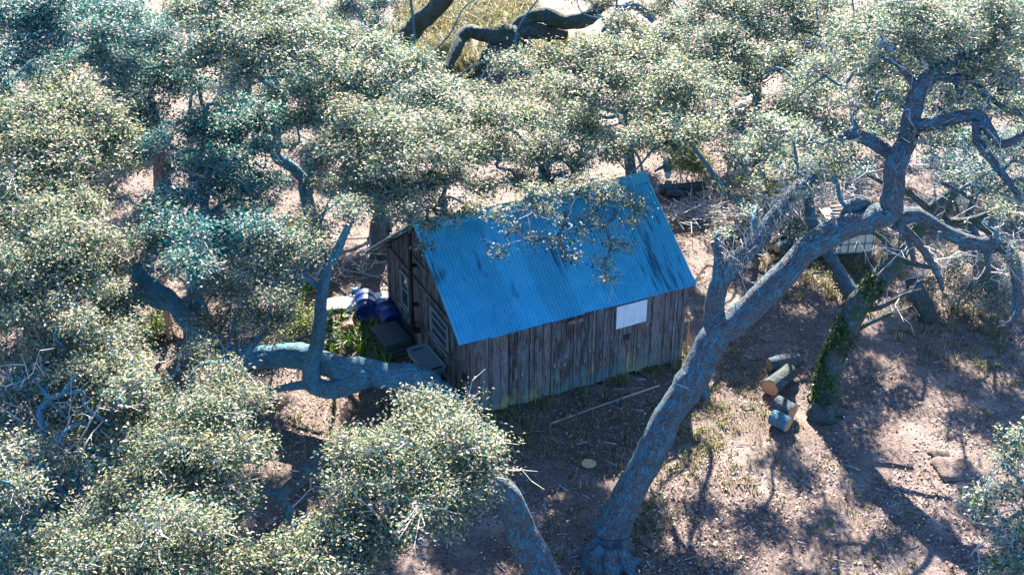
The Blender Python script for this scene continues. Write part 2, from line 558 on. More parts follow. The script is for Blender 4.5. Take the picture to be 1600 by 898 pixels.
GREEN = [(.07, .11, .045), (.12, .145, .06), (.24, .22, .125), (.32, .26, .17)]
grass_patch('grass', 'thin olive grass growing in the litter around the shed', [
    (1090, 660, .8, 160, .12), (1040, 700, .9, 150, .12), (960, 680, 1.2, 200, .11), (880, 690, 1.3, 180, .11), (820, 650, .8, 120, .13), (800, 690, .8, 90, .12),
    (1150, 620, .9, 130, .10), (1180, 690, 1.2, 60, .09), (1120, 740, .8, 70, .1), (900, 850, 1.0, 150, .1), (1040, 860, 1.0, 90, .1), (1000, 800, .6, 70, .13), (1300, 800, 1.4, 60, .08),
    (1380, 850, 1.2, 80, .09), (1290, 400, 1.2, 160, .22), (1350, 440, 1.2, 150, .2), (1240, 430, 1., 90, .2), (1480, 520, 1.2, 120, .18), (1560, 540, 1.2, 100, .18),
    (760, 650, .3, 90, .2), (800, 640, .25, 60, .16), (850, 622, .25, 60, .15), (905, 607, .25, 50, .15), (960, 592, .25, 60, .16), (1015, 577, .25, 60, .18), (1070, 560, .4, 70, .2), (1560, 640, 1., 60, .1), (1150, 560, .8, 80, .1), (560, 640, 1.0, 90, .12), (470, 700, 1.0, 60, .12)], GREEN, [2, 3, 3, 2], 3, .55)
grass_patch('tall_grass', 'tall sunlit yellow green grass in the clearing beyond the fallen oak', [
    (700, 20, 2.0, 220, .5), (760, 30, 2.0, 220, .55), (660, 60, 1.6, 170, .45), (720, 90, 1.6, 150, .45), (790, 20, 1.4, 130, .5), (850, 70, 1.5, 130, .4), (800, 90, 1.0, 90, .4), (690, 110, 1.2, 110, .4),
    (880, 90, 1.2, 110, .4)], [(.12, .145, .05), (.20, .185, .085), (.06, .095, .04), (.27, .23, .15)], [3, 2, 2.4, 1.6], 5)

# ------------------------------------------------------------------ the shed
YAW = 0.4456
LW, D, HE, SL = 4.92, 4.52, 1.870, 0.7075          # wall length, depth, front eave height, roof slope
RY = 2.209; HR = 3.476
shed = empty('board_shed', (-0.819, 20.870, 0), YAW)
tag(shed, 'weathered board shed with blue corrugated metal roof among the oaks', 'shed')


def roof_z(y):
    return HE + SL * (y + .061) if y <= RY else HR - SL * (y - RY)


def plank(x0, x1, y0, y1, zb, zt0, zt1, axis, name='plank', mat=None, parent=shed):
    """vertical board; axis 'x': runs along x on a front/back wall, 'y': along y on a gable (top slants zt0..zt1)"""
    rr = random.uniform
    j = lambda: rr(-.004, .004)
    if axis == 'x':
        V = [(x0 + j(), y0, zb + rr(-.01, .01)), (x1 + j(), y0, zb + rr(-.01, .01)), (x1 + j(), y1, zb), (x0 + j(), y1, zb),
             (x0 + j(), y0, zt0), (x1 + j(), y0, zt0), (x1 + j(), y1, zt0), (x0 + j(), y1, zt0)]
    else:
        V = [(x0, y0 + j(), zb + rr(-.01, .01)), (x1, y0 + j(), zb), (x1, y1 + j(), zb), (x0, y1 + j(), zb + rr(-.01, .01)),
             (x0, y0 + j(), zt0), (x1, y0 + j(), zt0), (x1, y1 + j(), zt1), (x0, y1 + j(), zt1)]
    F = [(0, 3, 2, 1), (4, 5, 6, 7), (0, 1, 5, 4), (1, 2, 6, 5), (2, 3, 7, 6), (3, 0, 4, 7)]
    return mesh(name, V, F, mat or M['plank'], parent)


def build_shed():
    # dark box added behind the board gaps to block light
    V = []
    for x in (.05, LW - .05):
        V += [(x, .05, .02), (x, D - .05, .02), (x, D - .05, roof_z(D) - .06), (x, RY, HR - .10), (x, .05, roof_z(0) - .05)]
    F = [(0, 1, 2, 3, 4), (9, 8, 7, 6, 5), (0, 5, 6, 1), (1, 6, 7, 2), (2, 7, 8, 3), (3, 8, 9, 4), (4, 9, 5, 0)]
    mesh('light_blocker', V, F, M['inner'], shed)
    # front and back walls
    for yy, dirn in ((0.0, 1), (D, -1)):
        x = 0.0
        while x < LW - .05:
            w = random.choice([.13, .16, .18, .2, .22, .25])
            x1 = min(x + w, LW)
            if LW - x1 < .08: x1 = LW
            o = random.uniform(0, .014)
            zt = (roof_z(0) if yy == 0 else roof_z(D)) - .05
            zb = random.uniform(.02, .10)
            ya, yb = (yy - .005 - o, yy + .022 - o) if dirn == 1 else (yy - .022 + o, yy + .005 + o)
            plank(x + .004, x1 - random.uniform(.004, .012), ya, yb, zb, zt, zt, 'x')
            x = x1
    # gable walls
    for xx, dirn in ((0.0, 1), (LW, -1)):
        y = 0.0
        while y < D - .05:
            w = random.choice([.12, .15, .18, .2, .22])
            y1 = min(y + w, D)
            if D - y1 < .08: y1 = D
            if y < RY < y1: y1 = RY
            o = random.uniform(0, .014)
            zb = random.uniform(.03, .12)
            xa, xb = (xx - .005 - o, xx + .022 - o) if dirn == 1 else (xx - .022 + o, xx + .005 + o)
            plank(xa, xb, y + .004, y1 - random.uniform(.004, .012), zb, roof_z(y) - .06, roof_z(y1) - .06, 'y')
            y = y1
    # battens on the front wall
    for bx, w, zb in ((.03, .06, .03), (.10, .05, .04), (.44, .035, .06), (.86, .03, .1), (1.30, .035, .12), (1.78, .03, .1), (2.29, .035, .1), (2.72, .05, .06), (2.80, .03, .1), (3.22, .05, .1), (3.72, .03, .15), (4.10, .035, .08), (4.42, .03, .1), (4.66, .06, .04), (4.74, .05, .04), (4.86, .07, .03)):
        plank(bx, bx + w, -.040, -.021, zb, roof_z(0) - .045, 0, 'x', 'batten')
    # corner boards on the gable, rails and cable
    plank(-.042, -.021, .0, .09, .03, roof_z(0) - .06, roof_z(.09) - .06, 'y', 'batten')
    plank(-.042, -.021, D - .1, D, .03, roof_z(D - .1) - .06, roof_z(D) - .06, 'y', 'batten')
    for yb_ in (.34, .72, 2.12, 2.5, 3.72, 4.05):
        plank(-.040, -.021, yb_, yb_ + .035, .06, roof_z(yb_) - .07, roof_z(yb_ + .035) - .07, 'y', 'batten')
    plank(-.062, -.043, .1, D - .1, 1.80, 1.875, 1.875, 'y', 'rail')
    plank(-.062, -.043, 2.0, 2.9, 2.32, 2.385, 2.385, 'y', 'rail')
    pts = [(-.07, D - .05, .66), (-.08, 3.5, .72), (-.08, 2.9, .76), (-.085, 2.0, .92), (-.085, 1.0, 1.03), (-.08, .3, 1.05), (-.075, .1, .98)]
    c = catmull(pts, 6)
    tube('cable', c, [.013] * len(c), M['iron'], shed, 5)
    box('cable_clamp', -.12, -.05, .09, .17, .90, 1.04, M['iron'], shed, .01)
    # stove pipe down the gable
    st = catmull([(-.16, 2.66, 3.02), (-.16, 2.68, 2.2), (-.16, 2.70, 1.4), (-.16, 2.72, .78)], 4)
    p = tube('stove_pipe', st, [.045] * len(st), M['iron'], shed, 10)
    e = catmull([(-.16, 2.72, .80), (-.15, 2.71, .66), (-.09, 2.70, .60), (-.01, 2.70, .60)], 5)
    tube('elbow', e, [.068] * len(e), M['iron'], p, 10)
    for zz in (1.25, 2.2):
        box('bracket', -.17, -.03, 2.62, 2.76, zz, zz + .025, M['iron'], p)
    # porch lamp near the far corner
    lp = box('gable_lamp', -.19, -.045, D - .33, D - .21, 1.93, 1.99, M['frame'], shed, .012)
    box('lamp_arm', -.10, -.045, D - .29, D - .25, 1.87, 1.928, M['iron'], lp)

    # windows on the gable
    def window(y0, y1, z0, z1, nh, nv=0):
        w = empty('window', (0, 0, 0)); w.parent = shed
        box('pane', -.030, -.024, y0 + .05, y1 - .05, z0 + .05, z1 - .05, M['glass'], w)
        for (a, b_, c_, d_) in ((y0, y1, z1 - .06, z1), (y0, y1, z0, z0 + .06)):
            box('frame_rail', -.072, -.031, a, b_, c_, d_, M['frame'], w, .004)
        for (a, b_) in ((y0, y0 + .06), (y1 - .06, y1)):
            box('frame_stile', -.070, -.031, a, b_, z0 + .061, z1 - .061, M['frame'], w, .004)
        for i in range(nh):
            zz = z0 + (z1 - z0) * (i + 1) / (nh + 1)
            box('muntin', -.062, -.0305, y0 + .061, y1 - .061, zz - .022, zz + .022, M['frame'], w)
        box('sill', -.11, -.074, y0 - .04, y1 + .04, z0 - .035, z0 + .01, M['frame'], w)
    window(1.00, 1.92, 1.00, 1.68, 2)
    window(3.14, 3.62, .80, 1.66, 1)
    # front wall: white board, vent hole, short slat
    wb = empty('white_board', (0, 0, 0)); wb.parent = shed
    for i, (a, b_) in enumerate(((3.25, 3.422), (3.426, 3.662), (3.666, 3.965))):
        V, F = box_data(a, b_, -.060 - .002 * (i % 2), -.044, 1.29 + .004 * i, 1.822)
        mesh('white_panel', V, F, M['white'], wb)
    vh = box('vent_hole', 3.455, 3.60, -.0305, -.024, .94, 1.10, M['dark'], shed)  # solid dark plate, the hole's inner shade as colour
    box('vent_frame', 3.44, 3.615, -.034, -.031, 1.101, 1.12, M['plank'], vh)
    box('short_slat', 2.13, 2.46, -.062, -.041, 1.70, 1.78, M['plank'], shed)
    box('slot', 2.15, 2.44, -.0385, -.030, 1.785, 1.83, M['dark'], shed)
    # footing stones in the shadow gap
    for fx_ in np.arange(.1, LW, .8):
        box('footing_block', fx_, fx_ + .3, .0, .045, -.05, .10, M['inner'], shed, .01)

    # roof sheets
    x0r, x1r = -.245, LW + .245 - .03
    nS = 8
    wS = (x1r - x0r) / nS
    PIT, AMP = .0762, .021
    ca, sa = 1 / math.sqrt(1 + SL * SL), SL / math.sqrt(1 + SL * SL)

    def sheets(y_e, y_r, sgn, jit):
        z_e = roof_z(y_e); 
        for i in range(nS):
            a = x0r + i * wS - (.03 if i else 0); b_ = x0r + (i + 1) * wS
            ncol = int((b_ - a) / PIT * 8)
            xs = np.linspace(a, b_, ncol + 1)
            lift = .012 + (.0035 if i % 2 else 0)
            ends = random.uniform(-.015, .015)
            rows = [0, .33, .66, 1]
            V = []
            for r_ in rows:
                yy = (y_e + sgn * -1 * ends * (1 - r_)) * (1 - r_) + y_r * r_
                zz = roof_z(yy) + 0.006 * math.sin(r_ * 6 + i)
                for xx in xs:
                    off = AMP * math.sin(xx / PIT * 2 * math.pi) + lift
                    sag = .045 * r_ * math.sin(math.pi * (xx - x0r) / (x1r - x0r)) + .010 * (1 - r_) * math.sin(xx * 1.7 + 1)
                    V.append((xx, yy - sgn * sa * off, zz + ca * off - sag))
            nC = len(xs); F = []
            for r_ in range(len(rows) - 1):
                for k in range(nC - 1):
                    q = (r_ * nC + k, r_ * nC + k + 1, (r_ + 1) * nC + k + 1, (r_ + 1) * nC + k)
                    F.append(q if sgn > 0 else q[::-1])
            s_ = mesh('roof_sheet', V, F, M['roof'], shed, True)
    sheets(-.061, RY, 1, .02)
    sheets(RY + 3.22, RY, -1, .02)
    # ridge cap (two pieces lapped)
    for a, b_, l in ((x0r - .02, x0r + 2.75, .034), (x0r + 2.69, x1r + .02, .038)):
        prof = []
        for s_ in (-1, -.5, 0, .5, 1):
            dy = s_ * .20
            prof.append((RY + dy, HR - SL * abs(dy) + l - (.012 if abs(s_) == 1 else 0) - (.004 if s_ == 0 else 0)))
        V, F = [], []
        for q in range(9):
            xq = a + (b_ - a) * q / 8
            dz = -.043 * math.sin(math.pi * min(max((xq - x0r) / (x1r - x0r), 0), 1)) + .006
            V += [(xq, y_, z_ + dz) for y_, z_ in prof]
        for q in range(8):
            F += [(q * 5 + i, q * 5 + i + 5, q * 5 + i + 6, q * 5 + i + 1) for i in range(4)]
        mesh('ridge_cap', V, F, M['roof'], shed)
    # rake boards and purlins under the roof edge, rafters of the rear overhang
    for xx in (x0r + .01, x1r - .035):
        for (ya, yb) in ((-.05, RY), (RY, RY + 3.2)):
            V = []
            for x_ in (xx, xx + .025):
                V += [(x_, ya, roof_z(ya) - .075), (x_, yb, roof_z(yb) - .075), (x_, yb, roof_z(yb) - .008), (x_, ya, roof_z(ya) - .008)]
            F = [(0, 1, 2, 3), (7, 6, 5, 4), (0, 4, 5, 1), (1, 5, 6, 2), (2, 6, 7, 3), (3, 7, 4, 0)]
            mesh('rake_board', V, F, M['plank'], shed)
    for xx in (.03, 1.6, 3.2, LW - .1):
        V = []
        for x_ in (xx, xx + .07):
            V += [(x_, D + .03, roof_z(D + .03) - .12), (x_, RY + 3.1, roof_z(RY + 3.1) - .12), (x_, RY + 3.1, roof_z(RY + 3.1) - .012), (x_, D + .03, roof_z(D + .03) - .012)]
        F = [(0, 1, 2, 3), (7, 6, 5, 4), (0, 4, 5, 1), (1, 5, 6, 2), (2, 6, 7, 3), (3, 7, 4, 0)]
        mesh('rafter_tail', V, F, M['plank'], shed)


build_shed()

# ------------------------------------------------------------------ trees
N_LEAF = [0]
PAL_SUN = [(.115, .185, .130), (.215, .245, .155), (.050, .120, .105), (.29, .28, .21), (.018, .078, .082), (.40, .36, .32), (.19, .20, .07)]  # cream tints carry sunlit highlights, dark teal ones the shade between leaves
W_SUN = [2.8, 2.6, 2.4, 2.0, 2.4, 1.0, .7]
PAL_TEAL = [(.04, .145, .145), (.085, .18, .16), (.014, .085, .095), (.21, .245, .19)]  # leaf tints with the teal of shaded crowns put into the colour
W_TEAL = [2.8, 2.2, 2.4, 1.9]
PAL_WARM = [(.130, .175, .105), (.21, .23, .145), (.065, .125, .090), (.28, .27, .20), (.020, .078, .074), (.35, .32, .27), (.19, .19, .07)]  # sunlit crowns: warm light and dark leaf shade put into the tints
W_WARM = [2.8, 2.8, 2.2, 2.2, 2.4, 1.2, .9]


def blob_leaves(c, r, dens, lsize, rng, flat=.56):
    """one bough of foliage: returns leaf arrays and twig segments"""
    nl = 9
    lobes = unit(np.c_[rng.normal(0, 1, (nl, 2)), np.abs(rng.normal(.35, .5, nl))])
    llen = rng.uniform(.55, 1.55, nl) * r
    r = r * 1.68
    nt_ = max(5, int(118 * r ** 1.75 * dens))
    li = rng.integers(0, nl, nt_)
    t = rng.uniform(.30, 1.0, nt_) ** .8
    t = np.where(rng.random(nt_) < .16, t * rng.uniform(1.05, 1.5, nt_), t)
    sp = lobes[li] * (llen[li] * t)[:, None] + unit(rng.normal(0, 1, (nt_, 3))) * (r * .42 * rng.random(nt_) ** .5)[:, None]
    sp[:, 2] = sp[:, 2] * flat
    tip = c + sp
    foot = c + lobes[li] * (llen[li] * t * .72)[:, None] * np.array([1, 1, flat])
    k = 27
    nL = nt_ * k
    base = np.repeat(tip, k, axis=0)
    along = rng.random(nL)[:, None]
    P = base + rng.normal(0, .10 + .03 * r, (nL, 3)) * np.array([1, 1, .75]) - (np.repeat(tip - foot, k, axis=0)) * along * .25
    out = unit(P - c)
    nr = np.array([0, .12, 1.0]) * .85 + out * .2 + rng.normal(0, .52, (nL, 3))
    ax = rng.normal(0, 1, (nL, 3)) + out * .7 - np.array([0, 0, .25])
    ln = lsize * rng.uniform(.65, 1.35, nL)
    V = leaf_quads(P, nr, ax, ln, ln * rng.uniform(.38, .56, nL))
    return V, nL, lobes * llen[:, None] * np.array([1, 1, flat]), foot, tip


def twig_quads(A, B, ra, rb):
    """thin 3-sided twigs as quads"""
    n = len(A)
    T = unit(B - A)
    ref = np.tile(np.array([.3, .5, .81]), (n, 1))
    a = unit(np.cross(T, ref)); b = np.cross(T, a)
    ra = np.broadcast_to(ra, (n,))[:, None]; rb = np.broadcast_to(rb, (n,))[:, None]
    qs = []
    an = [0, 2.094, 4.189]
    for i in range(3):
        u = a * math.cos(an[i]) + b * math.sin(an[i]); v = a * math.cos(an[(i + 1) % 3]) + b * math.sin(an[(i + 1) % 3])
        qs.append(np.stack([A + u * ra, A + v * ra, B + v * rb, B + u * rb], 1))
    return np.stack(qs, 1).reshape(-1, 3)


def limb_tube(name, pts, mat, parent, sides, rough, seed, sub=5):
    Q = catmull(pts, sub)
    rng = np.random.default_rng(seed)
    n = len(Q)
    wob = np.cumsum(rng.normal(0, 1, (n, 3)), 0); wob -= np.linspace(0, 1, n)[:, None] * wob[-1]
    C = Q[:, :3] + wob * Q[:, 3:4] * .06
    return tube(name, C, np.maximum(Q[:, 3], .006), mat, parent, sides, rough, seed)


def tree(name, label, trunk, limbs=(), blobs=(), dens=1.0, lsize=.063, pal=PAL_SUN, w=W_SUN, seed=1, bark='bark', base=None, cat='tree', group=None, bare=40, roots=0):
    rng = np.random.default_rng(seed)
    B = [(at(p[0], p[1], p[2]), p[3], (p[4] if len(p) > 4 else 1.0)) for p in blobs]
    if trunk is None:
        # leaning oak trunk from the ground to the heart of the crown
        cen = np.mean([b[0] for b in B], 0)
        g = at(*base[:2]); r0 = base[2]
        top = cen * np.array([1, 1, 0]) + np.array([0, 0, cen[2] * .62])
        side = np.array([rng.normal(0, .35), rng.normal(0, .35), 0])
        T = [np.r_[g - np.array([0, 0, .1]), r0 * 1.25], np.r_[g * .75 + top * .25 + side * .6, r0 * .9], np.r_[g * .4 + top * .6 + side, r0 * .75], np.r_[top, r0 * .6]]
    else:
        T = [np.r_[at(p[0], p[1], p[2]), p[3]] for p in trunk]
        if T[0][2] < .05: T[0][:3] += unit(T[0][:3] - T[1][:3]) * .35
    root = empty(name, (T[0][0], T[0][1], 0))
    tag(root, label, cat, group)
    bpy.context.view_layer.update()
    off = np.array([T[0][0], T[0][1], 0])

    def loc(pts):
        return [np.r_[p[:3] - off, p[3]] for p in pts]
    limb_tube('trunk', loc(T), M[bark], root, 22, .07, seed, 6)
    if roots:
        g0 = T[1][:3] * np.array([1, 1, 0]) * .5 + T[0][:3] * np.array([1, 1, 0]) * .5
        for q in range(roots):
            a_ = q / roots * 6.283 + rng.uniform(-.4, .4)
            d_ = np.array([math.cos(a_), math.sin(a_), 0]); r_ = T[1][3]
            ln_ = r_ * rng.uniform(1.5, 2.3)
            sd_ = np.array([-d_[1], d_[0], 0]) * rng.normal(0, .25 * r_)
            limb_tube('root', loc([np.r_[g0 + d_ * r_ * .35 + np.array([0, 0, r_ * .95]), r_ * .42], np.r_[g0 + d_ * r_ * 1.0 + np.array([0, 0, r_ * .28]), r_ * .36], np.r_[g0 + d_ * ln_ * .75 + sd_ + np.array([0, 0, .0]), r_ * .2], np.r_[g0 + d_ * ln_ + sd_ * 2 - np.array([0, 0, .12]), r_ * .1]]), M[bark], root, 10, .08, seed * 13 + q, 5)
    nodes = [(p[:3], p[3], 0.0) for p in T[len(T) // 3:]]
    for k, lm in enumerate(limbs):
        Lp = [np.r_[at(p[0], p[1], p[2]), p[3]] for p in lm]
        limb_tube('limb', loc(Lp), M[bark], root, 12 if Lp[0][3] > .08 else 7, .06, seed * 31 + k, 5)
        nodes += [(p[:3], p[3], 0.3 * i) for i, p in enumerate(Lp[1:], 1)]
    # branches out to every bough
    todo = sorted(range(len(B)), key=lambda i: min(np.linalg.norm(B[i][0] - n[0]) for n in nodes))
    links, wt, owner = [], {}, {}
    nn = [(n[0], n[1], n[2], None) for n in nodes]
    for i in todo:
        c = B[i][0] - np.array([0, 0, B[i][1] * .25])
        cost = [np.linalg.norm(c - n[0]) + .35 * n[2] + (0.6 if c[2] < n[0][2] - .4 else 0) for n in nn]
        j = int(np.argmin(cost))
        links.append((i, j, nn[j][0], c))
        path = nn[j][2] + np.linalg.norm(c - nn[j][0])
        owner[len(nn)] = len(links) - 1
        nn.append((c, .05, path, len(links) - 1))
        q = nn[j][3]; wt[len(links) - 1] = 1
        while q is not None:
            wt[q] += 1
            q = nn[links[q][1]][3]
    for q, (i, j, a, c) in enumerate(links):
        ln = np.linalg.norm(c - a)
        r0 = min(.016 + .018 * math.sqrt(wt[q]) + .006 * ln, max(nn[j][1] * .85, .03)) if nn[j][3] is None else .012 + .016 * math.sqrt(wt[q])
        r1 = .010 + .013 * math.sqrt(max(wt[q] - 1, 0))
        r1 = min(r1, r0 * .8)
        m1 = a * .66 + c * .34 + rng.normal(0, .13 * ln + .02, 3) + np.array([0, 0, .06 * ln])
        m2 = a * .33 + c * .67 + rng.normal(0, .13 * ln + .02, 3) + np.array([0, 0, .08 * ln])
        limb_tube('branch', loc([np.r_[a, r0], np.r_[m1, r0 * .85], np.r_[m2, (r0 + r1) / 2], np.r_[c, r1]]), M[bark if r0 > .07 else 'bark_pale'], root, 7, .05, seed * 77 + q, 4)
    Vs, tw, nl = [], [], 0
    if bare:
        segs = [(T[i], T[i + 1]) for i in range(int(len(T) * .68), len(T) - 1)]
        for lm in limbs:
            Lp = [np.r_[at(p[0], p[1], p[2]), p[3]] for p in lm]
            segs += list(zip(Lp[:-1], Lp[1:]))[len(Lp) // 3:]
        segs += [(np.r_[a_, .03], np.r_[c_, .02]) for (_, _, a_, c_) in links]
        sl_ = np.array([np.linalg.norm(b_[:3] - a_[:3]) for a_, b_ in segs]) + .05
        pick = rng.choice(len(segs), bare, p=sl_ / sl_.sum())
        f_ = rng.random(bare)[:, None]
        P0 = np.array([segs[i][0][:3] for i in pick]) * (1 - f_) + np.array([segs[i][1][:3] for i in pick]) * f_
        d_ = unit(rng.normal(0, 1, (bare, 3)) + np.array([0, 0, .35]))
        ln_ = rng.uniform(.12, .42, bare)[:, None]
        rr_ = rng.uniform(.007, .016, bare)
        for g_ in range(3):
            P1 = P0 + d_ * ln_ * (1 - .18 * g_)
            tw.append(twig_quads(P0, P1, rr_ * (1 - .28 * g_), rr_ * (.72 - .28 * g_) + .002))
            df = unit(d_ + rng.normal(0, .75, d_.shape))
            tw.append(twig_quads(P1, P1 + df * ln_ * .7, rr_ * .5, .003))
            P0 = P1; d_ = unit(d_ + rng.normal(0, .5, d_.shape))
    for (c, r, dd) in B:
        V, n, lob, foot, tip = blob_leaves(c, r, dens * dd, lsize, rng)
        Vs.append(V); nl += n
        cc = c - np.array([0, 0, r * .25])
        ends = c + lob * .85
        mids = (cc + ends) / 2 + rng.normal(0, .10 * r, ends.shape)
        tw.append(twig_quads(np.repeat(cc[None], len(ends), 0), mids, .016 + .008 * r, .012))
        tw.append(twig_quads(mids, ends, .012, .005))
        tw.append(twig_quads(foot, tip + (tip - foot) * .25, .008, .003))
    if Vs:
        t = tints(nl, pal, w, .16, rng)
        lum = t.mean(1, keepdims=True); t = np.clip((lum + (t - lum) * 1.1) * 1.12, .006, .8)
        cr = poly_mesh('crown', np.vstack(Vs) - off, 4, M['leaf'], root, t)
        cr['kind'] = 'stuff'
        tq = poly_mesh('twigs', np.vstack(tw) - off, 4, M['twig'], root)
        tq['kind'] = 'stuff'
        N_LEAF[0] += nl
    return root


def tuft_strands(root, spots, n, ln, seed, off, mat, pal, name='hanging_moss'):
    rng = np.random.default_rng(seed)
    Vs = []
    for px, py, z, r in spots:
        c = at(px, py, z)
        P = c + rng.normal(0, r, (n, 3)) * np.array([1, 1, .6])
        a = unit(rng.normal(0, .5, (n, 3)) + np.array([0, 0, -1.]))
        l = ln * rng.uniform(.4, 1.2, n)
        Vs.append(twig_quads(P, P + a * l[:, None], .006, .003))
    V = np.vstack(Vs)
    o = poly_mesh(name, V - off, 4, mat, root, tints(len(V) // 4, pal, [1] * len(pal), .2, rng))
    o['kind'] = 'stuff'
    return o


# --- the big oak leaning across the clearing
leaning = tree('leaning_oak', 'large oak leaning right with forked grey blue trunk in front of the shed',
    [(953, 872, 0, .44), (960, 852, .18, .355), (975, 815, .55, .30), (1010, 735, 1.45, .265), (1050, 655, 2.35, .255), (1085, 590, 3.0, .26), (1118, 532, 3.55, .265), (1160, 495, 3.85, .235), (1215, 440, 4.35, .225), (1270, 392, 4.75, .215), (1320, 362, 5.0, .22), (1365, 345, 5.1, .22), (1390, 338, 5.15, .21), (1398, 300, 5.55, .19), (1400, 260, 6.0, .185), (1415, 222, 6.35, .175), (1427, 180, 6.8, .16), (1447, 130, 7.3, .14), (1470, 105, 7.5, .12), (1510, 85, 7.6, .10), (1550, 70, 7.7, .08), (1558, 28, 8.0, .06)],
    [[(1116, 540, 3.45, .20), (1112, 490, 4.0, .175), (1122, 440, 4.55, .165), (1150, 402, 4.95, .15), (1185, 372, 5.2, .13), (1212, 332, 5.5, .12), (1248, 292, 5.8, .10), (1277, 279, 5.9, .07)],
     [(1120, 450, 4.5, .10), (1122, 405, 4.9, .085), (1120, 372, 5.2, .06)],
     [(1312, 352, 5.0, .13), (1332, 327, 5.3, .125), (1346, 317, 5.4, .115), (1357, 326, 5.25, .10), (1358, 345, 5.1, .09)],
     [(1402, 248, 6.1, .12), (1385, 234, 6.2, .12), (1350, 216, 6.4, .115), (1325, 211, 6.45, .10), (1292, 225, 6.4, .06)],
     [(1425, 198, 6.65, .12), (1470, 190, 6.8, .11), (1510, 184, 6.9, .11), (1530, 187, 6.9, .10), (1545, 206, 6.8, .09), (1565, 228, 6.6, .08), (1602, 210, 6.7, .06)],
     [(1525, 190, 6.9, .08), (1531, 225, 6.6, .08), (1560, 260, 6.3, .07), (1592, 306, 6.0, .05)],
     [(1400, 342, 5.1, .16), (1430, 333, 5.2, .145), (1455, 345, 5.1, .13), (1490, 367, 4.9, .12), (1530, 378, 4.8, .12), (1562, 382, 4.7, .12), (1584, 406, 4.4, .11), (1592, 450, 3.8, .10), (1588, 494, 3.25, .085)],
     [(1541, 378, 4.75, .06), (1543, 405, 4.4, .05), (1545, 428, 4.1, .04)],
     [(1396, 350, 5.0, .09), (1425, 368, 4.8, .08), (1450, 400, 4.4, .07), (1467, 430, 4.0, .06), (1473, 454, 3.7, .035)],
     [(1414, 362, 4.85, .055), (1424, 390, 4.5, .05), (1428, 412, 4.3, .035)],
     [(1455, 120, 7.3, .08), (1490, 122, 7.3, .08), (1520, 126, 7.2, .07), (1545, 150, 7.0, .06), (1582, 178, 6.8, .05)],
     [(1440, 150, 7.1, .08), (1420, 118, 7.4, .07), (1400, 100, 7.6, .05), (1378, 86, 7.7, .03)],
     [(1515, 310, 5.9, .04), (1500, 300, 5.9, .035), (1470, 285, 6.0, .03)],
     [(1088, 580, 2.95, .12), (1099, 603, 2.6, .10), (1104, 620, 2.4, .075)]],
    [(1400, 60, 7.8, .5, .8), (1350, 110, 7.3, .42, .7), (1480, 50, 8, .55, .8), (1540, 100, 7.5, .4, .8), (1440, 20, 8.2, .5, .8), (1585, 50, 8, .5, .8), (1500, 150, 7.1, .3, .7), (1590, 130, 7.4, .35, .7), (1440, 215, 6.5, .35, .7), (1560, 330, 5.2, .3, .6), (1490, 290, 5.8, .25, .6), (1330, 160, 6.9, .3, .6), (1410, 160, 6.9, .3, .8), (1575, 400, 4.6, .2, .6), (1380, 190, 6.6, .28, .6), (1290, 225, 6.4, .25, .7), (1260, 210, 6.4, .25, .7), (1540, 230, 6.6, .25, .6), (1600, 250, 6.3, .3, .7), (1470, 200, 6.7, .22, .6), (1590, 310, 5.9, .25, .6), (1520, 60, 7.8, .4, .7), (1370, 90, 7.6, .3, .7), (1280, 270, 5.9, .2, .6), (1120, 365, 5.2, .12, .5), (1530, 165, 6.9, .25, .6), (1450, 90, 7.6, .35, .7), (1410, 20, 8.1, .4, .7), (1290, 110, 7, .42, .7), (1240, 150, 6.6, .36, .7), (1330, 60, 7.5, .42, .7), (1560, 20, 8.2, .45, .8), (1500, 110, 7.4, .36, .7), (1600, 180, 6.9, .33, .7), (1270, 300, 5.8, .2, .6), (1230, 262, 5.9, .24, .6), (1170, 335, 5.4, .18, .5), (1540, 290, 6, .28, .6)],
    dens=.9, seed=11, bark='bark', bare=150, roots=7)
tuft_strands(leaning, [(1165, 385, 5.1, .14), (1190, 362, 5.25, .15), (1205, 340, 5.4, .16), (1225, 312, 5.65, .15), (1240, 300, 5.75, .12), (1150, 400, 5.0, .12)], 110, .22, 3, np.array([*leaning.location[:2], 0]), M['moss'], [(.30, .33, .32), (.42, .43, .42), (.20, .24, .24)])

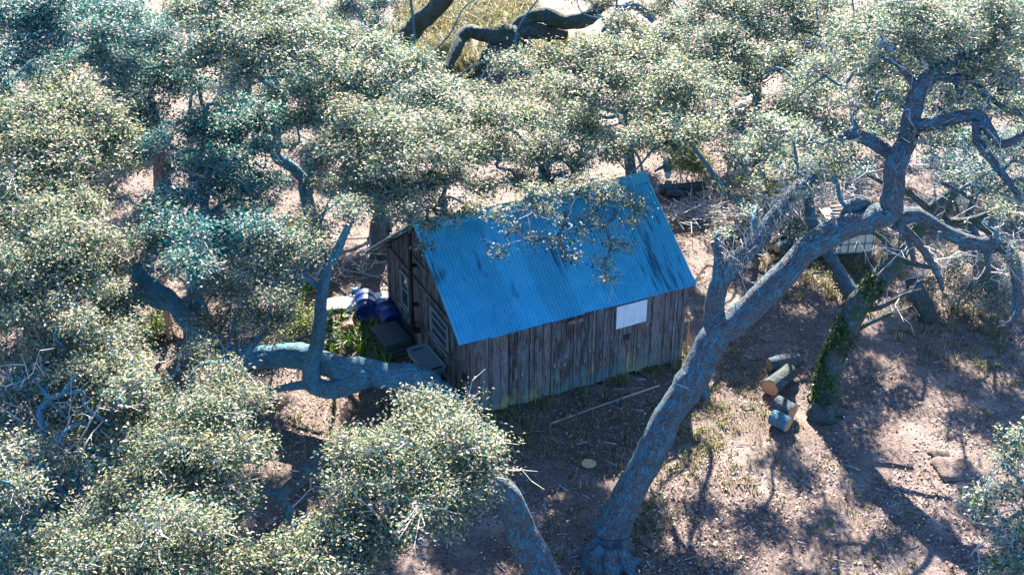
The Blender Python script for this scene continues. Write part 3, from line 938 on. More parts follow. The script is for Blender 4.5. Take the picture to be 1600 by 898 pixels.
# --- ivy clad oak on the right
ivy_oak = tree('ivy_oak', 'bent oak with ivy climbing its dark trunk beside the cut logs',
    [(1284, 645, 0, .30), (1288, 622, .2, .25), (1293, 592, .55, .225), (1307, 550, 1.1, .225), (1332, 500, 1.75, .235), (1362, 455, 2.35, .225), (1396, 410, 2.9, .215), (1422, 368, 3.35, .19), (1455, 330, 3.85, .16), (1500, 290, 4.35, .12)],
    [[(1345, 485, 1.95, .07), (1375, 480, 2.0, .06), (1410, 462, 2.2, .045), (1440, 452, 2.3, .03)],
     [(1320, 525, 1.4, .06), (1362, 502, 1.6, .05), (1395, 488, 1.75, .04)],
     [(1396, 405, 2.95, .07), (1440, 415, 2.95, .05), (1470, 420, 2.9, .03)],
     [(1422, 368, 3.35, .12), (1470, 352, 3.55, .10), (1520, 345, 3.7, .08), (1570, 325, 4.0, .06), (1630, 330, 4.1, .04)],
     [(1520, 345, 3.7, .07), (1560, 375, 3.4, .05), (1610, 395, 3.3, .035)], [(1470, 352, 3.5, .06), (1490, 300, 4.2, .05), (1480, 260, 4.7, .035), (1450, 235, 5.0, .025)],
     [(1455, 330, 3.85, .08), (1420, 300, 4.3, .06), (1390, 290, 4.5, .05), (1350, 270, 4.8, .03)], [(1500, 290, 4.35, .08), (1540, 300, 4.3, .06), (1590, 280, 4.6, .045), (1640, 290, 4.6, .03)],
     [(1400, 400, 3.0, .06), (1375, 370, 3.4, .05), (1340, 350, 3.7, .04), (1310, 340, 3.9, .025)], [(1570, 325, 4.0, .045), (1590, 360, 3.6, .035), (1640, 385, 3.4, .02)],
     [(1540, 300, 4.3, .045), (1560, 250, 4.9, .035), (1600, 230, 5.2, .025)]],
    [(1540, 270, 4.9, .45), (1580, 230, 5.1, .45), (1510, 225, 5.0, .4), (1600, 300, 4.6, .4), (1470, 250, 4.9, .3, .7), (1350, 265, 4.8, .2, .5), (1640, 330, 4.1, .3, .5)], dens=.6, seed=12, bark='bark_moss', pal=PAL_TEAL, w=W_TEAL, bare=110, roots=6)


def ivy(root):
    rng = np.random.default_rng(5)
    T = np.array([np.r_[at(*p[:3]), p[3]] for p in [(1285, 640, .02, .26), (1293, 592, .55, .23), (1307, 550, 1.1, .23), (1332, 500, 1.75, .24), (1362, 455, 2.35, .22), (1385, 425, 2.7, .21)]])
    Q = catmull(T, 30)
    n = 3200
    k = (rng.beta(1.6, 1.2, n) * (len(Q) - 1)).astype(int)
    d = unit(rng.normal(0, 1, (n, 3)) + np.array([-.8, -.5, .35]))
    P = Q[k, :3] + d * (Q[k, 3] * rng.uniform(.98, 1.35, n))[:, None]
    keep = np.sin(P[:, 0] * 5 + P[:, 2] * 4) + np.sin(P[:, 1] * 6 - P[:, 2] * 3) > -.5
    P, d = P[keep], d[keep]
    n = len(P)
    ln = rng.uniform(.05, .10, n)
    V = leaf_quads(P, d + rng.normal(0, .35, (n, 3)), rng.normal(0, 1, (n, 3)) - np.array([0, 0, .5]), ln, ln * .85)
    o = poly_mesh('ivy', V - np.array([*root.location[:2], 0]), 4, M['ivy'], root, tints(n, [(.03, .07, .02), (.06, .11, .035), (.02, .045, .02)], [3, 2, 2], .2, rng))
    o['kind'] = 'stuff'


ivy(ivy_oak)

# --- low sprawling oak whose trunk lies along the ground left of the shed
tree('sprawling_oak', 'low sprawling oak with thick blue grey trunk lying along the ground',
    [(705, 650, .12, .40), (662, 607, .68, .34), (622, 590, .92, .30), (572, 583, 1.02, .27), (525, 574, 1.08, .26), (480, 556, 1.1, .26), (440, 551, 1.1, .25), (392, 555, 1.1, .24), (342, 548, 1.2, .22), (300, 512, 1.6, .20), (268, 478, 2.0, .19), (246, 457, 2.3, .175), (216, 424, 2.8, .155), (204, 406, 3.0, .12)],
    [[(575, 588, .98, .24), (540, 602, .84, .20), (512, 606, .8, .19), (486, 598, .85, .185), (480, 574, 1.12, .17), (487, 540, 1.6, .145), (492, 505, 2.2, .125), (498, 464, 2.9, .11), (508, 420, 3.6, .10), (528, 385, 4.1, .08), (546, 350, 4.6, .06)],
     [(486, 600, .82, .11), (452, 604, .68, .08), (417, 613, .5, .045)],
     [(262, 474, 2.05, .15), (232, 468, 2.2, .145), (200, 462, 2.4, .135), (174, 458, 2.6, .12), (146, 443, 2.9, .09)],
     [(412, 558, 1.1, .15), (376, 572, .95, .14), (354, 596, .65, .12)],
     [(500, 450, 3.1, .06), (470, 430, 3.5, .05), (445, 420, 3.7, .04)]],
    [(440, 395, 4.0, .42), (470, 378, 4.2, .30), (408, 428, 3.7, .36), (450, 435, 3.8, .32), (495, 398, 4.1, .26), (385, 470, 3.3, .3, .7), (425, 490, 3.0, .3, .7), (180, 480, 2.7, .45), (150, 505, 2.6, .45), (212, 378, 3.5, .45), (150, 420, 3.2, .4), (345, 440, 2.9, .35), (380, 515, 2.4, .3, .7), (330, 540, 2.0, .3, .7), (545, 330, 4.8, .3)],
    seed=13, bark='bark_pale')

# --- front oak at the bottom edge
tree('front_oak', 'oak with dense sunlit rounded crown at the bottom edge before the shed',
    [(876, 960, 0, .34), (852, 900, .35, .29), (818, 832, 1.0, .26), (788, 778, 1.7, .235), (742, 738, 2.3, .2), (682, 716, 2.75, .16)],
    [[(690, 718, 2.7, .13), (600, 700, 2.4, .125), (522, 717, 1.9, .12), (470, 750, 1.5, .115), (436, 777, 1.2, .10)],
     [(438, 776, 1.2, .095), (448, 795, 1.0, .085), (459, 817, .8, .06)],
     [(440, 775, 1.2, .09), (402, 764, 1.35, .05)]],
    [(660, 640, 3.6, .36), (705, 655, 3.5, .38), (622, 680, 3.6, .45), (690, 705, 3.7, .6), (740, 700, 3.4, .36), (560, 712, 3.3, .38), (748, 745, 3.2, .4), (640, 765, 3.4, .65), (720, 785, 3.0, .48), (570, 765, 3.2, .48), (595, 720, 3.5, .45), (535, 835, 2.8, .42), (450, 870, 2.6, .42), (560, 850, 2.7, .5), (490, 885, 2.7, .5), (610, 845, 2.8, .34), (545, 900, 2.6, .4), (775, 688, 3.1, .10)],
    dens=1.15, seed=14, bark='bark', pal=PAL_WARM, w=W_WARM, roots=5)

specs = [
 # name, label, base(px,py,r), blobs, dens, palette key, seed
 ('oak_tree', 'oak with sunlit crown left of the bare dirt patch and horizontal trunk', (345, 880, .17), [(330, 598, 3.4, .38), (300, 640, 3.5, .48), (370, 645, 3.3, .45), (335, 700, 3.4, .55), (265, 700, 3.3, .5), (385, 700, 3.0, .3), (300, 765, 3.0, .55), (350, 780, 2.8, .36), (230, 755, 3.0, .5)], 1.1, 's', 21),
 ('oak_tree', 'oak crown at the bottom edge second from the left corner', (250, 1100, .17), [(240, 835, 3.2, .55), (180, 865, 3.1, .5), (312, 835, 3.0, .42), (290, 890, 3, .5), (130, 900, 2.9, .42), (352, 880, 2.7, .42), (230, 895, 3.0, .5)], 1.05, 's', 22),
 ('oak_tree', 'oak on the left edge with bright rounded crown at half height', (60, 690, .2), [(60, 340, 5, .6), (110, 380, 5, .6), (40, 410, 4.8, .62), (90, 450, 4.6, .52), (25, 480, 4.4, .52), (135, 330, 4.8, .42), (120, 430, 4.6, .4), (55, 295, 5, .4), (10, 350, 4.8, .5)], 1.05, 's', 24),
 ('oak_tree', 'small oak with sunlit crown below the leaning shaded trunk at left', (160, 850, .16), [(160, 540, 3.8, .42), (200, 572, 3.7, .4), (130, 580, 3.8, .48), (192, 620, 3.5, .42), (80, 520, 3.9, .48), (120, 630, 3.5, .42), (228, 605, 3.2, .25), (70, 570, 3.8, .45), (240, 650, 3.1, .35), (160, 665, 3.2, .4)], 1.0, 's', 25),
 ('oak_tree', 'oak with pale sunlit crown near the upper left edge', (100, 580, .22), [(110, 170, 5.5, .7), (60, 200, 5.5, .7), (160, 198, 5.4, .5), (40, 258, 5.2, .6), (105, 250, 5.2, .6), (168, 240, 5, .42), (15, 180, 5.5, .55), (85, 140, 5.4, .5), (190, 215, 5.0, .3)], 1.0, 's', 26),
 ('oak_tree', 'oak in the top left corner with dark gaps under its crown', (90, 420, .22), [(50, 40, 6, .75), (120, 55, 6, .65), (10, 95, 5.8, .6), (180, 25, 6, .65), (70, 10, 6.4, .7), (150, 90, 5.2, .5, .8), (10, 20, 6.3, .7)], .9, 't', 27),
 ('oak_tree', 'tall pale oak crown at the top edge left of the clearing', (390, 420, .2), [(350, 40, 6.2, .65), (400, 62, 6.3, .72), (330, 90, 5.8, .55), (445, 100, 6, .62), (385, 128, 5.7, .55), (300, 28, 6, .65), (480, 60, 6, .55), (430, 20, 6.4, .6), (360, 5, 6.5, .6)], 1.0, 's', 28),
 ('oak_tree', 'shaded teal green oak with crown filling the left centre gap', (300, 560, .17), [(262, 130, 4.6, .6), (222, 185, 4.2, .55), (330, 190, 4.3, .55), (300, 245, 4, .52), (370, 245, 3.9, .52), (345, 295, 3.6, .4), (410, 180, 4.3, .52), (240, 95, 4.8, .55), (395, 285, 3.5, .35, .7), (200, 130, 4.6, .5), (215, 60, 5, .5)], .85, 't', 29),
 ('oak_tree', 'oak with bright crown just left above the blue roof', (560, 470, .18), [(580, 188, 5.4, .55), (632, 205, 5.4, .58), (560, 238, 5.1, .5), (620, 258, 5.1, .55), (682, 228, 5.2, .5), (600, 305, 4.5, .42), (655, 295, 4.7, .42), (698, 280, 4.7, .32), (560, 285, 4.6, .34), (530, 225, 5, .32), (640, 340, 4.3, .2), (690, 320, 4.3, .2, .7), (668, 350, 4.0, .17), (702, 338, 4.1, .18), (738, 322, 4.2, .2), (660, 385, 3.6, .09)], 1.0, 's', 30),
 ('oak_tree', 'oak with grey green crown at the top between clearing and left trees', (600, 360, .18), [(622, 108, 5.6, .55), (560, 128, 5.5, .5), (660, 140, 5.5, .5), (700, 172, 5.3, .4), (520, 105, 5.6, .42), (590, 85, 5.6, .45), (520, 150, 5.3, .35), (540, 60, 5.6, .45, .8)], .95, 's', 31),
 ('oak_tree', 'oak crown behind the roof ridge drooping sprigs over the blue metal', (850, 335, .15), [(760, 180, 4.5, .55, 1.00), (830, 188, 4.5, .58, 1.00), (780, 238, 4.3, .55, 1.00), (722, 240, 4.3, .42, 1.00), (850, 240, 4.3, .5, 1.00), (905, 200, 4.3, .5, 1.00), (805, 285, 3.9, .3, 1.00), (745, 296, 4.0, .32, 1.00), (862, 282, 3.9, .3, 1.00), (750, 140, 4.3, .3, 0.80), (905, 255, 4.0, .32, 1.00), (905, 295, 4.3, .22, 0.55), (935, 318, 4.1, .17, 0.55), (975, 312, 4.2, .2, 0.72), (1000, 325, 4.1, .17, 0.72), (815, 322, 4.2, .2, 0.55), (782, 335, 4.1, .2, 0.55), (850, 330, 4.0, .2, 0.55), (940, 352, 3.9, .16, 0.55), (955, 378, 3.7, .13, 0.72), (975, 386, 3.6, .1, 0.72), (942, 412, 3.5, .1, 0.72), (946, 434, 3.4, .07, 0.72), (780, 396, 3.7, .06, 0.55), (893, 402, 3.6, .06, 0.55), (838, 372, 3.7, .12, 0.55), (905, 365, 3.8, .12, 0.55), (875, 378, 3.7, .1, 0.55), (915, 338, 3.9, .15, 0.55), (880, 345, 3.9, .15, 0.55), (800, 360, 3.9, .12, 0.55), (985, 345, 4.0, .12, 0.55), (940, 285, 4.5, .25, 0.55), (870, 305, 4.4, .22, 0.55), (830, 300, 4.4, .22, 0.55)], 1.0, 's', 32),
 ('oak_tree', 'oak with bright crown at the top centre right of the fallen oak', (980, 420, .2), [(930, 85, 5.5, .5), (962, 120, 5.4, .58), (1012, 160, 5.2, .58), (930, 158, 5.2, .5), (1060, 130, 5.5, .58), (1082, 198, 5, .55), (1000, 218, 4.8, .42), (960, 236, 4.6, .34), (1040, 225, 4.6, .34), (890, 135, 5.2, .4), (985, 85, 5.5, .4)], 1.0, 's', 33),
 ('oak_tree', 'oak crown at the top edge right of centre with bare twisted twigs', (1180, 400, .2), [(1180, 40, 4.5, .65), (1250, 40, 4.5, .62), (1120, 55, 4.5, .58), (1222, 100, 4.1, .55), (1282, 88, 4.1, .5, .8), (1172, 125, 3.8, .5), (1062, 60, 4.3, .5), (1322, 45, 4.5, .55), (1120, 110, 4.1, .55), (1130, 15, 4.8, .6), (1220, 5, 4.9, .6)], .9, 's', 34),
 ('oak_tree', 'oak behind the upright stem of the leaning oak with grey green crown', (1350, 480, .17), [(1250, 160, 3.6, .42, .8), (1340, 190, 3.6, .42, .8), (1300, 200, 3.4, .35, .7), (1390, 150, 3.7, .42), (1380, 30, 4.7, .5), (1200, 185, 3.3, .35, .7), (1150, 250, 4, .33, .5), (1210, 240, 4.2, .33, .5), (1180, 290, 3.8, .28, .45), (1250, 270, 4.1, .28, .5), (1300, 250, 4.2, .33, .5), (1130, 300, 3.6, .22, .4), (1330, 230, 4.4, .33, .5)], .85, 's', 35),
 ('oak_tree', 'oak filling the top right corner behind the leaning oak', (1540, 420, .19), [(1530, 20, 4.7, .6), (1590, 20, 4.7, .6), (1480, 100, 4.1, .5), (1450, 60, 4.4, .5), (1560, 150, 3.7, .55), (1500, 220, 2.9, .4, .8), (1430, 110, 3.9, .4)], .9, 's', 36),
]
# lower boughs between the main crowns, given to the tree they stand nearest to
OPEN = [(722, 45, 85, 62), (215, 325, 38, 50), (285, 455, 30, 38), (258, 275, 26, 45), (480, 300, 22, 45), (445, 250, 22, 18), (560, 420, 95, 65), (560, 520, 130, 85), (500, 680, 95, 80), (1075, 310, 75, 100), (1165, 172, 36, 18), (845, 45, 60, 38), (240, 450, 75, 60), (265, 515, 50, 40), (300, 500, 40, 40), (640, 30, 60, 45), (440, 780, 45, 40), (250, 80, 20, 20), (1290, 200, 50, 25), (330, 460, 30, 40), (415, 560, 90, 35)]
frng = np.random.default_rng(99)
cens = [np.mean([np.array(b[:2]) for b in sp[3]], 0) for sp in specs]
for gx in range(-10, 1640, 62):
    for gy in range(-12, 900, 52):
        px, py = gx + frng.normal(0, 13), gy + frng.normal(0, 11)
        if px > 1030 and py > 265 or px > 640 and py > 262 or px > 690 and py > 235: continue
        if px > 420 and py > 560 or px > 520 and py > 330 or px > 330 and py > 520: continue
        if any(((px - a) / c) ** 2 + ((py - b) / d) ** 2 < 1 for a, b, c, d in OPEN): continue
        zb = 4.4 - 2.0 * max(0, py - 150) / 750
        z = max(1.6, zb + frng.normal(0, .55))
        k = int(np.argmin([np.hypot(*(c - np.array([px, py]))) for c in cens]))
        specs[k][3].append((px, py, z, frng.uniform(.30, .46), frng.uniform(.55, .85)))
for gx in range(1000, 1640, 60):
    for gy in range(0, 290, 46):
        px, py = gx + frng.normal(0, 15), gy + frng.normal(0, 12)
        if any(((px - a) / c) ** 2 + ((py - b) / d) ** 2 < 1 for a, b, c, d in OPEN): continue
        if px < 1110 and py > 215 or px > 1350 and py > 190: continue
        k = int(np.argmin([np.hypot(*(c - np.array([px, py]))) for c in cens]))
        specs[k][3].append((px, py, frng.uniform(2.0, 4.2), frng.uniform(.34, .5), frng.uniform(.55, .8)))
for gx in range(-20, 1640, 60):
    for gy in range(-30, 130, 44):
        px, py = gx + frng.normal(0, 15), gy + frng.normal(0, 12)
        if any(((px - a) / c) ** 2 + ((py - b) / d) ** 2 < 1 for a, b, c, d in OPEN): continue
        k = int(np.argmin([np.hypot(*(c - np.array([px, py]))) for c in cens]))
        specs[k][3].append((px, py, frng.uniform(2.0, 3.6), frng.uniform(.36, .55), frng.uniform(.5, .75)))
for gx in range(-10, 720, 74):
    for gy in range(30, 430, 56):
        px, py = gx + frng.normal(0, 15), gy + frng.normal(0, 12)
        if any(((px - a) / c) ** 2 + ((py - b) / d) ** 2 < 1 for a, b, c, d in OPEN): continue
        if px > 500 and py > 320 or px > 640 and py > 250: continue
        k = int(np.argmin([np.hypot(*(c - np.array([px, py]))) for c in cens]))
        specs[k][3].append((px, py, frng.uniform(1.2, 2.8), frng.uniform(.28, .42), frng.uniform(.45, .7)))
for nm, lb, base, blobs, dn, pk, sd in specs:
    tk = {30: [(596, 398, 0, .2), (590, 360, .7, .18), (600, 330, 1.4, .16), (596, 290, 2.4, .14), (610, 255, 3.4, .12), (622, 235, 4.2, .1)],
          32: [(872, 322, 0, .2), (868, 298, .9, .17), (850, 275, 2.0, .15), (846, 252, 3.0, .13), (830, 230, 3.9, .1)]}.get(sd)
    tree(nm, lb, tk, (), blobs, dens=dn, pal=PAL_WARM if sd in (21, 22, 24, 25, 26, 30, 32, 33) else PAL_SUN if pk == 's' else PAL_TEAL, w=W_WARM if sd in (21, 22, 24, 25, 26, 30, 32, 33) else W_SUN if pk == 's' else W_TEAL, seed=sd, base=base, bark='bark', lsize=.078 if sd in (26, 27, 28, 29, 31, 33, 34, 35, 36) else .072 if sd in (30, 32, 24) else .063)

# --- trees with visible stems of their own
tree('oak_tree', 'oak at the lower left edge with bare pale twisted limbs showing', [(40, 1000, 0, .2), (60, 880, 1.2, .17), (75, 800, 2.2, .14), (82, 745, 2.8, .10)],
    [[(82, 745, 2.8, .09), (61, 712, 3.1, .07), (43, 709, 3.15, .04)], [(75, 728, 2.95, .07), (93, 703, 3.2, .07), (118, 698, 3.25, .04)],
     [(82, 748, 2.8, .05), (107, 777, 2.6, .04), (117, 808, 2.3, .025)], [(82, 768, 2.6, .04), (98, 792, 2.4, .035), (103, 842, 1.9, .02)], [(110, 735, 2.9, .05), (126, 767, 2.6, .05), (142, 792, 2.4, .045), (153, 828, 2.0, .025)],
     [(150, 800, 2.3, .04), (178, 793, 2.5, .04), (222, 798, 2.6, .035), (264, 795, 2.7, .02)],
     [(60, 640, 3.6, .05), (78, 624, 3.7, .045), (100, 614, 3.8, .05), (121, 582, 4.0, .03)], [(100, 614, 3.8, .035), (128, 612, 3.8, .035), (135, 637, 3.6, .03), (171, 664, 3.4, .02)], [(78, 624, 3.7, .04), (50, 590, 3.9, .035), (22, 602, 3.9, .03)], [(78, 626, 3.7, .035), (107, 656, 3.5, .02)], [(82, 745, 2.8, .07), (70, 680, 3.3, .06), (62, 640, 3.6, .05)]],
    [(25, 780, 2.7, .42, .7), (30, 860, 2.6, .5, .7), (150, 725, 3.0, .36, .7), (35, 650, 3.3, .4, .8), (90, 850, 2.4, .4, .7), (10, 700, 3.1, .36, .7), (190, 720, 3.0, .32, .8), (40, 600, 3.7, .4, .8), (15, 900, 2.6, .5, .8), (60, 820, 2.5, .3, .7)], dens=.8, seed=23, bark='bark_pale', pal=PAL_TEAL, w=W_TEAL, bare=70)
tree('oak_tree', 'oak with forked blue grey stem showing between crowns at upper left', [(494, 388, 0, .2), (486, 347, .75, .17), (477, 300, 1.5, .15), (470, 275, 1.95, .14), (450, 257, 2.3, .13), (432, 242, 2.6, .12), (434, 215, 3.1, .10), (432, 180, 3.7, .09), (445, 152, 4.2, .075), (428, 122, 4.8, .05)],
    [[(480, 315, 1.3, .10), (486, 290, 1.8, .09), (484, 263, 2.3, .075), (478, 250, 2.5, .06)], [(485, 268, 2.2, .06), (501, 250, 2.5, .05), (512, 225, 2.9, .03)], [(450, 257, 2.3, .05), (425, 243, 2.55, .04)]],
    [(472, 185, 4.4, .42, .8), (500, 150, 5, .5), (452, 228, 3.5, .3, .6), (520, 185, 4.8, .38), (480, 130, 5, .4), (415, 225, 3.4, .3, .6), (545, 170, 4.9, .3)], dens=.85, seed=37, bark='bark_pale', pal=PAL_TEAL, w=W_TEAL)
tree('oak_tree', 'slender dark stemmed oak standing left of the small round crown', [(318, 508, 0, .15), (310, 471, .65, .13), (303, 435, 1.25, .125), (310, 389, 2.05, .115), (322, 337, 2.95, .10), (313, 300, 3.55, .085), (306, 278, 3.9, .06)],
    [[(318, 345, 2.8, .05), (345, 320, 3.2, .04), (365, 310, 3.4, .025)]],
    [(370, 345, 3.3, .36, .7), (282, 350, 3.6, .36, .7), (335, 395, 2.9, .3, .7), (250, 375, 3.4, .36, .8), (232, 318, 3.8, .36), (300, 300, 3.9, .36, .8), (395, 330, 3.3, .25, .6)], dens=.8, seed=38, bark='bark_pale', pal=PAL_TEAL, w=W_TEAL)
tree('oak_tree', 'oak with reddish sunlit trunk standing in the upper left', [(264, 340, 0, .27), (258, 300, .75, .235), (255, 265, 1.45, .225), (250, 232, 2.1, .2), (240, 190, 2.9, .17), (232, 150, 3.7, .13)],
    [[(248, 240, 2.0, .05), (256, 224, 2.3, .045), (272, 213, 2.5, .03)], [(255, 238, 2.05, .035), (268, 232, 2.15, .03), (281, 225, 2.3, .02)]],
    [(190, 110, 5.2, .5, .8), (250, 55, 5.8, .6), (270, 95, 5.2, .45), (205, 165, 4.5, .4, .8), (170, 130, 5.1, .4)], dens=.9, seed=39, bark='bark_red', pal=PAL_TEAL, w=W_TEAL)
tree('oak_tree', 'dark oak trunk slanting up to the top edge left of the clearing', [(600, 95, 0, .36), (628, 66, .7, .33), (655, 38, 1.4, .32), (690, 0, 2.4, .3), (725, -45, 3.6, .26)],
    [[(612, 82, .4, .1), (590, 60, 1.2, .09), (570, 40, 1.9, .06)]],
    [(585, 40, 2.6, .5), (560, 20, 3.2, .6), (610, 70, 1.9, .4, .8), (540, 50, 2.6, .5), (600, 5, 3.4, .6)], dens=.8, seed=40, bark='bark_moss', pal=PAL_TEAL, w=W_TEAL)
tree('oak_tree', 'oak reaching in from the right edge at the bottom corner', [(1760, 1010, 0, .24), (1710, 900, 1.4, .19), (1660, 820, 2.4, .14), (1625, 790, 2.8, .09)],
    [[(1640, 805, 2.6, .05), (1600, 800, 2.75, .04), (1575, 815, 2.65, .035), (1552, 838, 2.4, .02)], [(1620, 790, 2.8, .05), (1590, 745, 3.0, .04), (1575, 728, 3.05, .025)], [(1575, 815, 2.6, .025), (1560, 850, 2.3, .015)]],
    [(1575, 722, 3.0, .22), (1598, 690, 3.2, .2), (1545, 768, 2.9, .18), (1600, 770, 3, .2, .8), (1585, 850, 2.8, .2), (1560, 890, 2.6, .2), (1605, 890, 2.8, .25), (1530, 790, 2.8, .12), (1600, 820, 2.9, .18), (1650, 740, 3.1, .4), (1680, 830, 3.0, .45)], dens=1.0, seed=41, bark='bark_pale', lsize=.07)


# --- fallen oak at the top of the clearing
def fallen():
    pts = [(697, 110, .25, .15), (707, 82, .6, .19), (721, 60, .85, .22), (742, 50, 1.0, .23), (765, 56, .95, .25), (790, 54, .9, .27), (822, 49, .85, .27), (852, 49, .7, .25), (884, 54, .5, .2)]
    T = [np.r_[at(*p[:3]), p[3]] for p in pts]
    root = empty('fallen_oak', (T[4][0], T[4][1], 0))
    tag(root, 'huge mossy fallen oak with arched dark limbs in the top clearing', 'fallen tree')
    off = np.array([T[4][0], T[4][1], 0])
    limb_tube('trunk', [np.r_[t[:3] - off, t[3]] for t in T], M['bark_moss'], root, 20, .1, 3, 7)
    for k, l in enumerate([[(800, 46, .9, .14), (822, 29, 1.25, .22), (851, 23, 1.3, .26), (884, 32, 1.1, .27), (918, 29, 1.2, .25), (938, 10, 1.6, .22), (950, -12, 2.0, .2)],
                           [(812, 56, .85, .26), (782, 72, .55, .28), (763, 92, .25, .27), (748, 114, -.1, .26)],
                           [(845, 50, .7, .13), (862, 66, .4, .1), (868, 78, .1, .07)]]):
        limb_tube('limb', [np.r_[at(*p[:3]) - off, p[3]] for p in l], M['bark_moss'], root, 16, .1, 50 + k, 7)
    pts = [(794, 92, .45, .17), (812, 101, .4, .16), (826, 113, .3, .14), (838, 120, .2, .12)]
    o = limb_tube('broken_limb', [np.r_[at(*p[:3]), p[3]] for p in pts], M['bark_pale'], None, 12, .08, 61)
    tag(o, 'short pale grey broken limb below the fallen mossy oak', 'limb')
    pts = [(786, 90, .2, .17), (806, 80, .3, .18), (828, 71, .35, .17)]
    lg = limb_tube('broken_log', [np.r_[at(*p[:3]), p[3]] for p in pts], M['bark'], None, 12, .08, 62)
    tag(lg, 'broken log with reddish torn wood leaning under the fallen oak', 'log')
    pts = [(812, 80, .34, .10), (824, 76, .36, .09)]
    limb_tube('torn_wood', [np.r_[at(*p[:3]) - np.array([0, .08, 0]), p[3]] for p in pts], M['rust'], lg, 8, .2, 63)
    pts = [(945, 52, .8, .15), (960, 31, 1.2, .17), (975, 14, 1.5, .16), (990, 9, 1.6, .15), (1007, 18, 1.5, .14), (1022, 34, 1.2, .1)]
    o = limb_tube('arched_limb', [np.r_[at(*p[:3]), p[3]] for p in pts], M['bark_pale'], None, 12, .08, 64)
    tag(o, 'arched grey dead limb right of the fallen mossy oak', 'limb')
    pts = [(944, 50, .7, .12), (974, 53, .8, .14), (990, 60, .75, .14), (1002, 70, .6, .1)]
    o = limb_tube('dead_limb', [np.r_[at(*p[:3]), p[3]] for p in pts], M['bark'], None, 10, .08, 65)
    tag(o, 'brown dead limb lying below the arched grey limb', 'limb')


fallen()


# --- shrubs
def shrub(label, blobs, seed, dens=1.0, pal=PAL_SUN, w=W_SUN, lsize=.06):
    b0 = blobs[0]
    g = at(b0[0], b0[1], b0[2]); g[2] = 0
    rng = np.random.default_rng(seed)
    root = empty('shrub', tuple(g)); tag(root, label, 'shrub', 'shrubs under the oaks')
    Vs, tw, nl = [], [], 0
    for bl in blobs:
        c = at(*bl[:3])
        V, n, lob, foot, tip = blob_leaves(c, bl[3], dens, lsize, rng, .8)
        Vs.append(V); nl += n
        e = c + lob * .8
        b_ = np.repeat(np.array([[c[0], c[1], 0.0]]), len(e), 0) * .6 + .4 * np.array([g[0], g[1], 0])
        tw.append(twig_quads(b_, e, .012, .005)); tw.append(twig_quads(foot, tip, .006, .003))
    f = poly_mesh('foliage', np.vstack(Vs) - g, 4, M['leaf'], root, tints(nl, pal, w, .22, rng)); f['kind'] = 'stuff'
    s = poly_mesh('stems', np.vstack(tw) - g, 4, M['twig'], root); s['kind'] = 'stuff'
    N_LEAF[0] += nl


BRIGHT = [(.12, .19, .04), (.20, .24, .06), (.07, .12, .04), (.26, .26, .1)]
shrub('sunlit loose shrub on the right below the drooping limb', [(1480, 415, .7, .45), (1520, 440, .7, .45), (1560, 465, .6, .4), (1500, 465, .5, .35), (1450, 445, .5, .3), (1585, 440, .7, .4), (1545, 415, .8, .35)], 71, .8)
shrub('bright green shrub behind the right end of the roof', [(1075, 250, .6, .5), (1100, 265, .5, .4), (1060, 235, .7, .4)], 72, .9, BRIGHT, [2, 2, 2, 1])
shrub('yellow green shrub behind the mossy left fork of the leaning oak', [(1190, 290, .5, .4), (1215, 300, .5, .35), (1170, 280, .5, .35)], 73, .8, BRIGHT, [2, 2, 2, 1])
shrub('low dark shrub in front of the brush pile', [(1265, 372, .35, .4), (1245, 360, .35, .3), (1290, 385, .3, .3)], 74, .8, PAL_TEAL, W_TEAL)
shrub('green shrub under the oaks left of the small round crown', [(400, 350, .4, .4), (385, 335, .4, .3), (420, 360, .3, .3)], 75, .8, BRIGHT, [2, 2, 2, 1])
shrub('low green shrub left of the wooden posts gap', [(245, 500, .3, .3), (252, 515, .25, .25)], 76, .7, BRIGHT, [2, 2, 2, 1])
shrub('shrub at the left of the blue stem beside the white sheet', [(470, 500, .4, .4), (455, 480, .4, .35), (440, 520, .4, .4)], 77, .8, BRIGHT, [2, 2, 2, 1])


# --- strap leaved plants in the corner left of the shed
def strap_plant(px, py, n, h, seed, label):
    rng = np.random.default_rng(seed)
    g = at(px, py)
    P = np.repeat(np.array([[g[0], g[1], 0.0]]), n, 0) + rng.normal(0, .06, (n, 3)) * np.array([1, 1, 0])
    V = blades(P, h * rng.uniform(.6, 1.2, n), rng.uniform(.4, 1.3, n), rng.uniform(.012, .022, n), rng)
    r = empty('strap_leaf_plant', (g[0], g[1], 0)); tag(r, label, 'plant', 'strap leaved plants left of the shed')
    o = poly_mesh('leaves', V - np.array([g[0], g[1], 0]), 4, M['grass'], r, np.repeat(tints(n, [(.06, .15, .03), (.12, .22, .04), (.24, .30, .05), (.03, .08, .02)], [3, 3, 1, 2], .2, rng), 2, axis=0))
    o['kind'] = 'stuff'


for i, (px, py, n, h) in enumerate([(520, 520, 34, .45), (545, 545, 36, .5), (575, 530, 34, .45), (565, 555, 30, .45), (595, 548, 30, .4), (525, 548, 30, .45), (555, 528, 26, .4), (585, 515, 26, .4), (512, 498, 26, .4), (535, 500, 24, .35), (500, 530, 26, .45), (565, 500, 22, .35), (605, 565, 22, .35), (466, 472, 24, .4), (480, 455, 22, .4), (242, 508, 24, .4)]):
    lab = 'green strap leaved plant in the weedy corner left of the shed'
    if i == 13: lab = 'strap leaved plant in the gap behind the upright blue stem'
    if i == 14: lab = 'strap leaved plant below the small round sunlit crown'
    if i == 15: lab = 'pale green strap leaved plant beside the brown wooden post'
    strap_plant(px, py, n, h, 90 + i, lab)


